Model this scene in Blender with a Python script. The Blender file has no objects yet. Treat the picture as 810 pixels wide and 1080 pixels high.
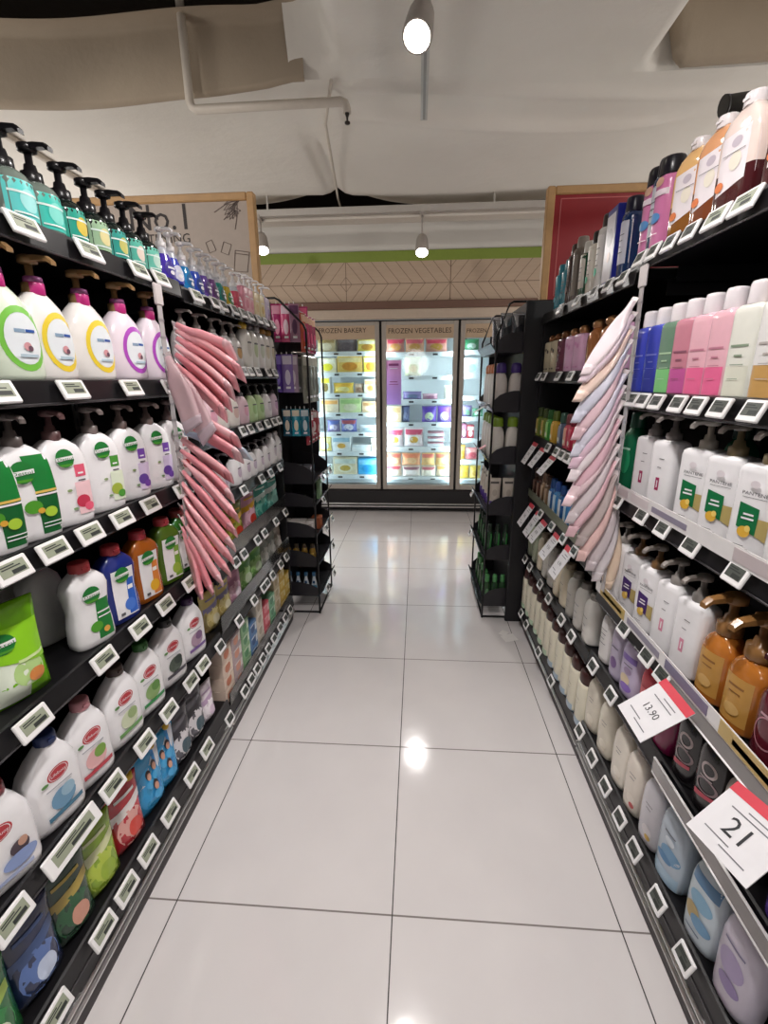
import bpy, math, random
from mathutils import Vector, Matrix
random.seed(7)
SC = bpy.context.scene
COL = SC.collection
PI = math.pi

# ------------------------------------------------------------------ camera
F_PX, PITCH, YAW, ROLL = 491.65, 0.2777, 0.0720, 0.0088
CAM = Vector((0.053, -0.910, 1.392))
cp, sp, cy, sy = math.cos(PITCH), math.sin(PITCH), math.cos(YAW), math.sin(YAW)
fwd = Vector((-sy*cp, cy*cp, -sp)); right = Vector((cy, sy, 0)); down = fwd.cross(right)
cr, sr = math.cos(ROLL), math.sin(ROLL)
rx_ = cr*right + sr*down; dn_ = -sr*right + cr*down
cam_d = bpy.data.cameras.new('camera'); cam = bpy.data.objects.new('camera', cam_d); COL.objects.link(cam)
cam.matrix_world = Matrix(((rx_.x, -dn_.x, -fwd.x, CAM.x), (rx_.y, -dn_.y, -fwd.y, CAM.y), (rx_.z, -dn_.z, -fwd.z, CAM.z), (0, 0, 0, 1)))
cam_d.sensor_fit = 'VERTICAL'; cam_d.sensor_height = 24; cam_d.lens = 24*F_PX/1080; cam_d.clip_start = 0.02
SC.camera = cam

def ray(x, y): return rx_*((x-405)/F_PX) + dn_*((y-540)/F_PX) + fwd
def atX(x, y, X): d = ray(x, y); return CAM + d*((X-CAM.x)/d.x)
def atY(x, y, Y): d = ray(x, y); return CAM + d*((Y-CAM.y)/d.y)
def atZ(x, y, Z): d = ray(x, y); return CAM + d*((Z-CAM.z)/d.z)
def Yof(px, X, z):
    # distance along the aisle of a point on the plane X, at height z, seen at column px
    a = (px-405)/F_PX
    k = rx_ - fwd*a
    return CAM.y - (k.x*(X-CAM.x) + k.z*(z-CAM.z))/k.y

# ------------------------------------------------------------------ materials
def lin(h):
    h = h.lstrip('#'); c = [int(h[i:i+2], 16)/255 for i in (0, 2, 4)]
    return tuple(v/12.92 if v <= .04045 else ((v+.055)/1.055)**2.4 for v in c) + (1,)
MATS = {}
def M(hexc, rough=.35, metal=0, var=.06, coat=0, emit=0, spec=.5):
    key = (hexc, rough, metal, var, coat, emit, spec)
    if key in MATS: return MATS[key]
    m = bpy.data.materials.new('m_%s_%d' % (hexc.strip('#'), len(MATS))); m.use_nodes = True
    nt = m.node_tree; b = nt.nodes['Principled BSDF']
    c = lin(hexc)
    b.inputs['Roughness'].default_value = rough; b.inputs['Metallic'].default_value = metal
    b.inputs['Coat Weight'].default_value = coat; b.inputs['Specular IOR Level'].default_value = spec
    if emit:
        b.inputs['Base Color'].default_value = c
        b.inputs['Emission Color'].default_value = c; b.inputs['Emission Strength'].default_value = emit
    else:
        tc = nt.nodes.new('ShaderNodeTexCoord'); n = nt.nodes.new('ShaderNodeTexNoise')
        n.inputs['Scale'].default_value = 35; n.inputs['Detail'].default_value = 2
        mx = nt.nodes.new('ShaderNodeMix'); mx.data_type = 'RGBA'
        mx.inputs['A'].default_value = tuple(v*(1-var) for v in c[:3]) + (1,)
        mx.inputs['B'].default_value = tuple(min(1, v*(1+var)) for v in c[:3]) + (1,)
        nt.links.new(tc.outputs['Object'], n.inputs['Vector']); nt.links.new(n.outputs['Fac'], mx.inputs['Factor'])
        nt.links.new(mx.outputs['Result'], b.inputs['Base Color'])
    MATS[key] = m
    return m
def clear_mat(name, tint, gl=.12, rough=.05):
    m = bpy.data.materials.new(name); m.use_nodes = True; nt = m.node_tree
    nt.nodes.clear()
    o = nt.nodes.new('ShaderNodeOutputMaterial'); mix = nt.nodes.new('ShaderNodeMixShader')
    t = nt.nodes.new('ShaderNodeBsdfTransparent'); g = nt.nodes.new('ShaderNodeBsdfGlossy')
    fr = nt.nodes.new('ShaderNodeFresnel'); fr.inputs['IOR'].default_value = 1.45
    mt = nt.nodes.new('ShaderNodeMath'); mt.operation = 'MULTIPLY_ADD'; mt.inputs[1].default_value = 1; mt.inputs[2].default_value = gl*.3
    t.inputs['Color'].default_value = lin(tint); g.inputs['Roughness'].default_value = rough
    nt.links.new(fr.outputs[0], mt.inputs[0]); nt.links.new(mt.outputs[0], mix.inputs[0])
    nt.links.new(t.outputs[0], mix.inputs[1]); nt.links.new(g.outputs[0], mix.inputs[2]); nt.links.new(mix.outputs[0], o.inputs[0])
    return m
GLASS = clear_mat('door_glass', '#f2f8f8')
ACRYL = clear_mat('acrylic', '#e4e6e6', .5, .12)
BLACK = M('#17161a', .42); BLACK2 = M('#232126', .35); CHROME = M('#ecebea', .3, 1, .02)
WHITE = M('#f3f1f1', .3); SHELF = M('#0e0d10', .4, .0, .1, 0, 0, .35)

# ------------------------------------------------------------------ mesh builder
class MB:
    def __init__(s): s.v = []; s.f = []; s.m = []; s.sm = []; s.mats = []
    def mi(s, m):
        if m not in s.mats: s.mats.append(m)
        return s.mats.index(m)
    def face(s, idx, m, sm=False): s.f.append(idx); s.m.append(s.mi(m)); s.sm.append(sm)
    def box(s, lo, hi, m, T=None):
        n = len(s.v)
        for z in (lo[2], hi[2]):
            for x, y in ((lo[0], lo[1]), (hi[0], lo[1]), (hi[0], hi[1]), (lo[0], hi[1])):
                p = Vector((x, y, z)); s.v.append(tuple(T @ p) if T else tuple(p))
        for q in ((3, 2, 1, 0), (4, 5, 6, 7), (0, 1, 5, 4), (1, 2, 6, 5), (2, 3, 7, 6), (3, 0, 4, 7)):
            s.face([n+i for i in q], m)
        return s
    def bbox(s, lo, hi, m, r=.004, T=None):
        # box with chamfered vertical and horizontal edges
        cx, cy_, cz = [(lo[i]+hi[i])/2 for i in range(3)]; hx, hy, hz = [(hi[i]-lo[i])/2 for i in range(3)]
        r = min(r, hx*.9, hy*.9, hz*.9)
        rings = [(-hz, r), (-hz+r, 0), (hz-r, 0), (hz, r)]
        R = []
        for z, k in rings:
            a, b = hx-k, hy-k; e = max(r-k*.6, r*.3)
            R.append([(cx+x, cy_+y, cz+z) for x, y in ((-a+e, -b), (a-e, -b), (a, -b+e), (a, b-e), (a-e, b), (-a+e, b), (-a, b-e), (-a, -b+e))])
        s.loft(R, m, T=T, smooth=False); return s
    def loft(s, rings, m, caps=True, T=None, smooth=True):
        n0 = len(s.v); k = len(rings[0])
        for r in rings:
            for p in r: s.v.append(tuple(T @ Vector(p)) if T else tuple(p))
        for i in range(len(rings)-1):
            for j in range(k):
                a = n0+i*k+j; b = n0+i*k+(j+1) % k
                s.face([a, b, b+k, a+k], m, smooth)
        if caps:
            s.face([n0+j for j in range(k)][::-1], m)
            s.face([n0+(len(rings)-1)*k+j for j in range(k)], m)
        return s
    def lathe(s, prof, m, c=(0, 0, 0), seg=14, T=None, smooth=True):
        R = [[(c[0]+r*math.cos(2*PI*j/seg), c[1]+r*math.sin(2*PI*j/seg), c[2]+z) for j in range(seg)] for z, r in prof]
        return s.loft(R, m, True, T, smooth)
    def tube(s, pts, r, m, seg=8):
        pts = [Vector(p) for p in pts]; R = []
        for i, p in enumerate(pts):
            a = pts[max(0, i-1)]; b = pts[min(len(pts)-1, i+1)]; d = (b-a).normalized()
            u = d.cross(Vector((0, 0, 1)) if abs(d.z) < .9 else Vector((1, 0, 0))).normalized(); w = d.cross(u)
            R.append([tuple(p + u*(r*math.cos(2*PI*j/seg)) + w*(r*math.sin(2*PI*j/seg))) for j in range(seg)])
        return s.loft(R, m)
    def mesh(s, name):
        me = bpy.data.meshes.new(name); me.from_pydata(s.v, [], s.f)
        for m in s.mats: me.materials.append(m)
        me.polygons.foreach_set('material_index', s.m); me.polygons.foreach_set('use_smooth', s.sm); me.update()
        return me
def link(name, data, parent=None, loc=None):
    o = bpy.data.objects.new(name, data); COL.objects.link(o)
    if parent: o.parent = parent
    if loc is not None: o.location = loc
    return o
def obj(name, mb, parent=None, loc=None): return link(name, mb.mesh(name), parent, loc)
LABELS = {}
def tag(o, label, cat, group=None):
    o['label'] = label; o['category'] = cat
    if group: o['group'] = group
    LABELS.setdefault(label, []).append(o)
    return o
def thing(name, label, cat, loc=(0, 0, 0), rz=0, group=None):
    o = link(name, None, None, loc); o.rotation_euler = (0, 0, rz); o.empty_display_size = .05
    return tag(o, label, cat, group)
def struct(name, mb): o = obj(name, mb); o['kind'] = 'structure'; return o

# ------------------------------------------------------------------ lettering
TXT = {}
def text_tris(s):
    if s in TXT: return TXT[s]
    cu = bpy.data.curves.new('lettering', 'FONT'); cu.body = s; cu.size = 1; cu.align_x = 'CENTER'; cu.resolution_u = 2
    o = bpy.data.objects.new('lettering', cu); COL.objects.link(o)
    dg = bpy.context.evaluated_depsgraph_get(); dg.update()
    me = bpy.data.meshes.new_from_object(o.evaluated_get(dg))
    v = [(p.co.x, p.co.y-.35) for p in me.vertices]; f = [list(p.vertices) for p in me.polygons]
    bpy.data.objects.remove(o); bpy.data.curves.remove(cu); bpy.data.meshes.remove(me)
    TXT[s] = (v, f); return TXT[s]

def graphics(items, S, dS=.0005):
    """label graphics laid on a front surface S(xn, zn, offset) -> point; xn in -1..1, zn in 0..1"""
    mb = MB(); lay = 1
    for it in items:
        k = it[0]; off = dS*lay; lay += 1
        def grid(P, nx, nz, m):
            n = len(mb.v)
            for i in range(nz+1):
                for j in range(nx+1): mb.v.append(tuple(S(*P(j/nx, i/nz), off)))
            for i in range(nz):
                for j in range(nx):
                    a = n+i*(nx+1)+j; mb.face([a, a+1, a+nx+2, a+nx+1], m, True)
        if k == 'rect':
            _, x0, x1, z0, z1, m = it; grid(lambda u, v: (x0+(x1-x0)*u, z0+(z1-z0)*v), 8, 6, m)
        elif k == 'quad':
            _, p, m = it
            grid(lambda u, v: tuple((p[0][i]*(1-u)+p[1][i]*u)*(1-v)+(p[3][i]*(1-u)+p[2][i]*u)*v for i in (0, 1)), 6, 5, m)
        elif k == 'ell':
            _, cx, cz, ax, az, m = it
            n = len(mb.v); mb.v.append(tuple(S(cx, cz, off))); N = 18
            for r in (.5, 1):
                for j in range(N): mb.v.append(tuple(S(cx+ax*r*math.cos(2*PI*j/N), cz+az*r*math.sin(2*PI*j/N), off)))
            for j in range(N):
                q = (j+1) % N; mb.face([n, n+1+j, n+1+q], m, True); mb.face([n+1+j, n+1+N+j, n+1+N+q, n+1+q], m, True)
        elif k == 'ring':
            _, cx, cz, ax, az, t, m = it
            n = len(mb.v); N = 24
            for r in (1-t, 1):
                for j in range(N): mb.v.append(tuple(S(cx+ax*r*math.cos(2*PI*j/N), cz+az*r*math.sin(2*PI*j/N), off)))
            for j in range(N):
                q = (j+1) % N; mb.face([n+j, n+N+j, n+N+q, n+q], m, True)
        elif k == 'text':
            _, st, cx, cz, wx, hz, m = it           # wx: full width (xn units), hz: cap height (zn units)
            v, f = text_tris(st); mxw = max(p[0] for p in v)-min(p[0] for p in v); n = len(mb.v)
            rot = it[7] if len(it) > 7 else 0
            for x, y in v:
                X, Y = x/mxw*wx, y/.7*hz
                if rot: X, Y = y/.7*hz*-1, x/mxw*wx
                mb.v.append(tuple(S(cx+X, cz+Y, off)))
            for q in f: mb.face([n+i for i in q], m, True)
    return mb

# ------------------------------------------------------------------ products
def ring_pts(hw, hd, n, z, seg, xo=0):
    R = []
    for j in range(seg):
        t = 2*PI*j/seg; c, s_ = math.cos(t), math.sin(t)
        R.append((xo+hw*math.copysign(abs(c)**(2/n), c), hd*math.copysign(abs(s_)**(2/n), s_), z))
    return R
PROF = {   # (height fraction, width fraction, depth fraction)
 'straight': [(0, .86, .86), (.02, .97, .97), (.05, 1, 1), (.9, 1, 1), (.955, .96, .96), (.985, .8, .82), (1, .5, .6)],
 'shoulder': [(0, .86, .86), (.02, .97, .97), (.05, 1, 1), (.4, 1, 1), (.72, 1, 1), (.82, .93, .95), (.9, .76, .85), (.96, .52, .65), (1, .36, .5)],
 'oval':     [(0, .78, .8), (.02, .9, .92), (.08, .98, 1), (.3, 1, 1), (.55, .97, 1), (.72, .88, .95), (.85, .72, .82), (.94, .5, .62), (1, .34, .46)],
 'waist':    [(0, .84, .9), (.02, .96, .97), (.1, 1, 1), (.3, .95, .97), (.48, .86, .93), (.66, .94, .97), (.78, 1, 1), (.87, .9, .95), (.94, .66, .76), (1, .4, .55)],
 'taper':    [(0, .8, .9), (.02, .88, .97), (.1, .93, 1), (.45, 1, 1), (.7, .98, .98), (.82, .9, .93), (.91, .73, .82), (.97, .5, .6), (1, .35, .45)],
 'soap':     [(0, .8, .84), (.03, .95, .96), (.12, 1, 1), (.4, .94, .96), (.62, .72, .8), (.78, .52, .62), (.9, .4, .5), (1, .34, .42)],
 'tube':     [(0, .72, .9), (.04, .78, 1), (.16, .8, 1), (.165, .86, .98), (.5, .95, .7), (.85, 1, .3), (1, 1, .08)],
 'slant':    [(0, .82, .86), (.02, .94, .96), (.1, 1, 1), (.4, 1, 1), (.6, .97, 1), (.75, .84, .95), (.86, .62, .82), (.95, .38, .6), (1, .28, .46)],
}
def loft_body(prof, hw, hd, h, n, m, seg=22, slant=0, bands=None):
    P = PROF[prof]; mb = MB(); R = []
    xo = lambda z: slant*hw*max(0, (z-.5)/.5)**1.5
    for zf, wf, df in P: R.append(ring_pts(hw*wf, hd*df, n, h*zf, seg, xo(zf)))
    mb.loft(R, m)
    if bands:
        pi = 0
        for i in range(len(P)-1):
            zc = (P[i][0]+P[i+1][0])/2
            for z0, z1, bm in bands:
                if z0 <= zc <= z1:
                    k = mb.mi(bm)
                    for j in range(seg): mb.m[i*seg+j] = k
    def at(zn):
        zn = min(max(zn, 0), 1)
        for a, b in zip(P, P[1:]):
            if zn <= b[0]:
                t = (zn-a[0])/(b[0]-a[0]); return a[1]+(b[1]-a[1])*t, a[2]+(b[2]-a[2])*t
        return P[-1][1:]
    def S(xn, zn, off):
        w, d = at(zn); x = max(-.985, min(.985, xn/w))
        y = -hd*d*(1-abs(x)**n)**(1/n)
        return Vector((xo(zn)+x*w*hw, y-off, zn*h))
    return mb, S
def pouch_body(hw, hd, h, m, seal=None):
    mb = MB(); nx, nz = 12, 13
    def sec(zn):
        b = (1-zn)**.55 if zn > .0 else 1
        return max(.03, (.35+.65*min(1, zn*5))*(b if zn < .97 else .03)), 1-.06*math.sin(zn*PI) if zn < .9 else 1
    def S(xn, zn, off):
        d, w = sec(min(max(zn, 0), 1)); x = max(-1, min(1, xn))
        wr = (.0024*math.sin(7*zn+4*x+hw*900)+.0016*math.sin(13*x-9*zn))*min(1, zn*4)*(1-zn)*(1-abs(x)**4)
        return Vector((x*w*hw, -hd*d*max(0, (1-abs(x)**2.4))**.8-.0015+wr*(hd > .02)-off, zn*h))
    for sgn in (1, -1):
        n = len(mb.v)
        for i in range(nz+1):
            for j in range(nx+1):
                p = S(-1+2*j/nx, i/nz, 0); mb.v.append((p.x, p.y*sgn, p.z))
        for i in range(nz):
            for j in range(nx):
                a = n+i*(nx+1)+j; q = [a, a+1, a+nx+2, a+nx+1]
                mm = seal if (seal and i == nz-1) else m
                mb.face(q if sgn > 0 else q[::-1], mm, True)
    k = (nx+1)*(nz+1)
    for i in range(nz):
        for j in (0, nx):
            a = i*(nx+1)+j; q = [a, a+nx+1, a+nx+1+k, a+k]; mb.face(q if j == 0 else q[::-1], m, True)
    mb.face([k+j for j in range(nx+1)] + [j for j in range(nx, -1, -1)], m)
    a = nz*(nx+1); mb.face([a+j for j in range(nx+1)] + [k+a+j for j in range(nx, -1, -1)], m)
    return mb, S
def box_body(hw, hd, h, m):
    mb = MB().bbox((-hw, -hd, 0), (hw, hd, h), m, .002)
    return mb, (lambda xn, zn, off: Vector((xn*hw, -hd-off, zn*h)))
def cap_mb(kind, h, m, hw=.02, hd=None, m2=None):
    mb = MB(); m2 = m2 or m
    if kind == 'flip':
        mb.lathe([(0, hw), (.002, hw*1.03), (.018, hw), (.0225, hw*.95), (.024, hw*.8)], m, (0, 0, h-.003))
        mb.box((-hw*.35, -hw*1.12, h+.006), (hw*.35, -hw*.7, h+.011), m)
    elif kind == 'tall':
        mb.lathe([(0, hw), (.003, hw*1.02), (.036, hw*.96), (.042, hw*.86), (.044, hw*.5)], m, (0, 0, h-.003))
    elif kind == 'wide':
        d = hd or hw; R = []
        for z, k in ((0, .96), (.004, 1), (.03, .98), (.042, .9), (.049, .72), (.052, .3)): R.append(ring_pts(hw*k, d*k, 2.3, h-.006+z, 18))
        mb.loft(R, m)
    elif kind == 'ball':
        mb.lathe([(0, hw*.6), (.004, hw*.85), (.012, hw), (.022, hw*.95), (.03, hw*.7), (.034, hw*.3)], m, (0, 0, h-.003))
    elif kind == 'pump':
        s = hw/.016
        mb.lathe([(0, .016*s), (.003, .017*s), (.018*s, .0165*s), (.02*s, .011*s), (.03*s, .009*s), (.031*s, .006*s), (.052*s, .006*s)], m, (0, 0, h-.003))
        z0 = h+.045*s
        mb.lathe([(0, .009*s), (.003, .015*s), (.012*s, .0145*s), (.015*s, .008*s)], m2, (0, 0, z0))
        R = []
        for y, w, t, dz in ((.008, .012, .007, 0), (-.018, .011, .0065, 0), (-.04, .009, .005, -.002), (-.049, .008, .005, -.009)):
            R.append([(sx*w*.5*s*1.3, y*s, z0+.008*s+sz*t*s+dz*s) for sx, sz in ((-1, -.5), (1, -.5), (1, .7), (.5, 1), (-.5, 1), (-1, .7))])
        mb.loft(R, m2, smooth=False)
    return mb
KINDS = {}
def kind(key, shape, hw, hd, h, mat, n=2.6, cap=None, capm=None, caphw=.02, capm2=None, gfx=None, seal=None, extra=None, prof='shoulder', slant=0, bands=None, seg=22, capname=None):
    if shape == 'loft': body, S = loft_body(prof, hw, hd, h, n, mat, seg, slant, bands)
    elif shape == 'pouch': body, S = pouch_body(hw, hd, h, mat, seal)
    else: body, S = box_body(hw, hd, h, mat)
    parts = [('body' if shape == 'loft' else {'pouch': 'pouch_body', 'box': 'carton'}[shape], body.mesh('body'))]
    if cap:
        mb = cap_mb(cap, h, capm, caphw, None if cap != 'wide' else caphw*hd/hw, capm2)
        if slant and cap != 'none':
            mb.v = [(x+slant*hw, y, z) for x, y, z in mb.v]
        parts.append((capname or ('pump' if cap == 'pump' else 'cap'), mb.mesh('cap')))
    if gfx: parts.append(('printed_label', graphics(gfx, S).mesh('printed_label')))
    if extra: parts += [(nm, mb.mesh(nm)) for nm, mb in extra]
    KINDS[key] = dict(parts=parts, hw=hw, hd=hd, h=h)
ORD = ['nearest', 'second', 'third', 'fourth', 'fifth', 'sixth', 'seventh', 'eighth', 'ninth', 'tenth', 'eleventh', 'twelfth', 'thirteenth', 'fourteenth', 'fifteenth', 'sixteenth', 'seventeenth', 'eighteenth', 'nineteenth', 'twentieth']
def put(key, name, label, cat, loc, rz, group=None, sc=1.0):
    o = thing(name, label, cat, loc, rz, group)
    if sc != 1.0: o.scale = (sc, sc, sc)
    for nm, me in KINDS[key]['parts']: link(nm, me, o)
    return o
def stand(key, name, label, cat, side, Y, z, group=None, back=.02, jit=.0, sc=1.0, X=None):
    k = KINDS[key]
    Xc = (X if X is not None else FRONT[side]) + side*(k['hd']*sc+back)
    return put(key, name, label, cat, (Xc, Y, z), (PI/2 if side < 0 else -PI/2)+jit, group, sc)
FRONT = {-1: -0.668, 1: 0.658}

# ------------------------------------------------------------------ setting: floor, ceiling, walls
def node_mat(name):
    m = bpy.data.materials.new(name); m.use_nodes = True
    nt = m.node_tree; return m, nt, nt.nodes['Principled BSDF']
def math_n(nt, op, a, b=None, c=None):
    n = nt.nodes.new('ShaderNodeMath'); n.operation = op
    for i, v in enumerate((a, b, c)):
        if v is None: continue
        if isinstance(v, (int, float)): n.inputs[i].default_value = v
        else: nt.links.new(v, n.inputs[i])
    return n.outputs[0]
def mix_col(nt, fac, a, b):
    n = nt.nodes.new('ShaderNodeMix'); n.data_type = 'RGBA'; nt.links.new(fac, n.inputs['Factor'])
    for s, v in (('A', a), ('B', b)):
        if isinstance(v, str): n.inputs[s].default_value = lin(v)
        else: nt.links.new(v, n.inputs[s])
    return n.outputs['Result']
def floor_mat():
    m, nt, b = node_mat('polished_tiles')
    g = nt.nodes.new('ShaderNodeNewGeometry'); sx = nt.nodes.new('ShaderNodeSeparateXYZ'); nt.links.new(g.outputs['Position'], sx.inputs[0])
    T = .6
    def gap(o, w, off=0):
        u = math_n(nt, 'FRACT', math_n(nt, 'ADD', math_n(nt, 'DIVIDE', o, T), .5+100))
        d = math_n(nt, 'ABSOLUTE', math_n(nt, 'SUBTRACT', u, .5))
        return math_n(nt, 'LESS_THAN', d, w/T)
    gx = gap(sx.outputs['X'], .0017); gy = gap(sx.outputs['Y'], .0024)
    n = nt.nodes.new('ShaderNodeTexNoise'); n.inputs['Scale'].default_value = 5; n.inputs['Detail'].default_value = 6
    nt.links.new(g.outputs['Position'], n.inputs['Vector'])
    base = mix_col(nt, n.outputs['Fac'], '#cdc8c8', '#d8d3d2')
    c1 = mix_col(nt, gy, base, '#77706c'); c2 = mix_col(nt, gx, c1, '#3f3b3a')
    nt.links.new(c2, b.inputs['Base Color'])
    gg = math_n(nt, 'MAXIMUM', gx, gy)
    nt.links.new(math_n(nt, 'MULTIPLY_ADD', gg, .6, .1), b.inputs['Roughness'])
    bp = nt.nodes.new('ShaderNodeBump'); bp.inputs['Strength'].default_value = .025; bp.inputs['Distance'].default_value = .02
    n2 = nt.nodes.new('ShaderNodeTexNoise'); n2.inputs['Scale'].default_value = 9; nt.links.new(g.outputs['Position'], n2.inputs['Vector'])
    nt.links.new(n2.outputs['Fac'], bp.inputs['Height']); nt.links.new(bp.outputs['Normal'], b.inputs['Normal'])
    return m
struct('floor', MB().box((-4.2, -3.5, -.06), (4.2, 4.9, 0), floor_mat()))

def plaster(name, c1, c2, scale, bump, rough=.8):
    m, nt, b = node_mat(name)
    g = nt.nodes.new('ShaderNodeNewGeometry'); n = nt.nodes.new('ShaderNodeTexNoise')
    n.inputs['Scale'].default_value = scale; n.inputs['Detail'].default_value = 7; n.inputs['Roughness'].default_value = .6
    nt.links.new(g.outputs['Position'], n.inputs['Vector'])
    nt.links.new(mix_col(nt, n.outputs['Fac'], c1, c2), b.inputs['Base Color'])
    b.inputs['Roughness'].default_value = rough
    bp = nt.nodes.new('ShaderNodeBump'); bp.inputs['Strength'].default_value = bump; bp.inputs['Distance'].default_value = .05
    nt.links.new(n.outputs['Fac'], bp.inputs['Height']); nt.links.new(bp.outputs['Normal'], b.inputs['Normal'])
    return m
CEIL = plaster('sprayed_white_membrane', '#dcd6cc', '#e9e4db', 2.2, .35)
FACE_SHADE = plaster('shade_toned_ceiling_face', '#9c8d7a', '#aa9b87', 3, .3)  # beige darkened to carry the shade on the upturned ceiling faces
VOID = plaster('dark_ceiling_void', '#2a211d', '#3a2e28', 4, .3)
def sst(a, b, x):
    t = min(1, max(0, (x-a)/(b-a))); return t*t*(3-2*t)
def zc(X, Y):
    z = 2.72 + .012*math.sin(2.1*X+1.3*Y) + .01*math.sin(3.7*Y-1.1*X)
    w = .05*math.exp(-((Y-2.05-.10*math.sin(1.5*X))/.06)**2)*sst(-.55, .1, X)*(1-sst(1.1, 1.6, X))      # sagging fold
    w += .03*math.exp(-((Y-1.78-.08*X)/.05)**2)*sst(-.5, -.2, X)
    z -= w
    z += .05*math.exp(-((X+.56)/.05)**2)*sst(2.1, 2.5, Y)                                              # seam
    z += .10*sst(3.05, 3.25, Y)*math.exp(-((X+.6)/.35)**2)                                              # lifted edge at the seam
    rise = sst(1.8, 1.62, Y) if False else 0
    return z
def ceil_mesh(x0, x1, y0, y1, nx, ny, m, fn):
    mb = MB()
    for i in range(ny+1):
        for j in range(nx+1):
            X = x0+(x1-x0)*j/nx; Y = y0+(y1-y0)*i/ny; mb.v.append((X, Y, fn(X, Y)))
    for i in range(ny):
        for j in range(nx):
            a = i*(nx+1)+j; mb.face([a, a+nx+1, a+nx+2, a+1], m, True)
    return mb
YB = 1.70
cm = ceil_mesh(-4.2, 4.2, YB, 3.27, 150, 70, CEIL, zc)
# the part that carries on over the aisle, curling up where the shade-toned faces start
def zc2(X, Y):
    z = zc(X, Y)
    if X < -.28: z += .5*sst(-.28, -.55, X)*sst(YB, YB-.25, Y)
    if X > 1.05: z += .5*sst(1.0, 1.14, X)*sst(YB, YB-.16, Y)
    return z
c2 = ceil_mesh(-.55, 4.2, -3.4, YB, 130, 110, CEIL, zc2)
n = len(cm.v); cm.v += c2.v
for f, s_ in zip(c2.f, c2.sm): cm.face([n+i for i in f], CEIL, s_)
struct('ceiling', cm)
# upturned ceiling face at left, shade put into its beige, dark void above it
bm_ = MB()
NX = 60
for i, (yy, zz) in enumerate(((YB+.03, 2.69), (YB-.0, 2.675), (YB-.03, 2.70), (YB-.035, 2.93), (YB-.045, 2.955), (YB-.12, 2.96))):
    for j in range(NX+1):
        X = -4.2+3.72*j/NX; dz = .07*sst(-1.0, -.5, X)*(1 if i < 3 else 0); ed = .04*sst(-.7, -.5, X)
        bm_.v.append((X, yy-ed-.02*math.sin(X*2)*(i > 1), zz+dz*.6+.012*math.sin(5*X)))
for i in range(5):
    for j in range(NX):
        a = i*(NX+1)+j; bm_.face([a, a+1, a+NX+2, a+NX+1], FACE_SHADE, True)
o = struct('trim_1', bm_); tag(o, 'upturned ceiling face at the left, its shade put into beige colour', 'ceiling face')
rb = MB()  # rounded ceiling fold at the right, its shade painted as beige
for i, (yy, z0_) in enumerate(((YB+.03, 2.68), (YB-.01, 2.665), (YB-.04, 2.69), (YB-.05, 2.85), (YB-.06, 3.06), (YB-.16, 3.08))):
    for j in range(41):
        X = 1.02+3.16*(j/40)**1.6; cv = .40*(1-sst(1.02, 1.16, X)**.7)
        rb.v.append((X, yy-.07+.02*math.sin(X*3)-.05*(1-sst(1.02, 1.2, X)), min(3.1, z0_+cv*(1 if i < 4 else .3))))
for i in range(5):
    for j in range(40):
        a = i*41+j; rb.face([a, a+1, a+42, a+41], FACE_SHADE, True)
o = struct('trim_6', rb); tag(o, 'rounded ceiling fold at the upper right, its shade put into beige colour', 'ceiling face')
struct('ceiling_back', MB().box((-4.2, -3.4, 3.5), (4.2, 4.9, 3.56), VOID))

def wood_wall():
    m, nt, b = node_mat('chevron_boards')
    g = nt.nodes.new('ShaderNodeNewGeometry'); sx = nt.nodes.new('ShaderNodeSeparateXYZ'); nt.links.new(g.outputs['Position'], sx.inputs[0])
    xc = atY(365, 300, 4.0).x; P = atY(475, 300, 4.0).x-xc; zm = atY(440, 298.5, 4.0).z
    u = math_n(nt, 'SUBTRACT', sx.outputs['X'], xc-20*P)
    tri = math_n(nt, 'PINGPONG', u, P)
    v = math_n(nt, 'ABSOLUTE', math_n(nt, 'SUBTRACT', sx.outputs['Z'], zm))
    s_ = math_n(nt, 'ADD', tri, math_n(nt, 'MULTIPLY', v, .85))
    q = math_n(nt, 'DIVIDE', s_, .118); fr = math_n(nt, 'FRACT', math_n(nt, 'ADD', q, .55))
    l1 = math_n(nt, 'LESS_THAN', fr, .045); l2 = math_n(nt, 'LESS_THAN', v, .0028)
    l3 = math_n(nt, 'LESS_THAN', math_n(nt, 'SUBTRACT', P, tri), .004); l4 = math_n(nt, 'LESS_THAN', tri, .003)
    ln = math_n(nt, 'MAXIMUM', math_n(nt, 'MAXIMUM', l1, l2), math_n(nt, 'MAXIMUM', l3, l4))
    w = nt.nodes.new('ShaderNodeTexNoise'); w.inputs['Scale'].default_value = 6; w.inputs['Detail'].default_value = 5
    mp = nt.nodes.new('ShaderNodeMapping'); mp.inputs['Scale'].default_value = (1, 1, 8); nt.links.new(g.outputs['Position'], mp.inputs[0]); nt.links.new(mp.outputs[0], w.inputs['Vector'])
    base = mix_col(nt, w.outputs['Fac'], '#b89f87', '#c7b09a')
    nt.links.new(mix_col(nt, ln, base, '#6e5a49'), b.inputs['Base Color']); b.inputs['Roughness'].default_value = .55
    return m
YW = 4.0
zz = lambda y: atY(440, y, YW).z
Z_GT, Z_GB, Z_CB, Z_BB, Z_FT = zz(263.5), zz(275), zz(317.5), zz(325.5), zz(336)
WALLW = plaster('white_painted_wall', '#e3ddd3', '#e9e4db', 3, .05, .6)
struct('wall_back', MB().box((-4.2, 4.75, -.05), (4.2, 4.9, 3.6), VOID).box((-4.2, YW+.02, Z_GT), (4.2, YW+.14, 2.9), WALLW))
o = struct('trim_2', MB().bbox((-4.2, YW-.005, Z_GB), (4.2, YW+.14, Z_GT), M('#85973c', .5), .004)); tag(o, 'bright green painted band along the wall above the freezers', 'wall band')
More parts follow.
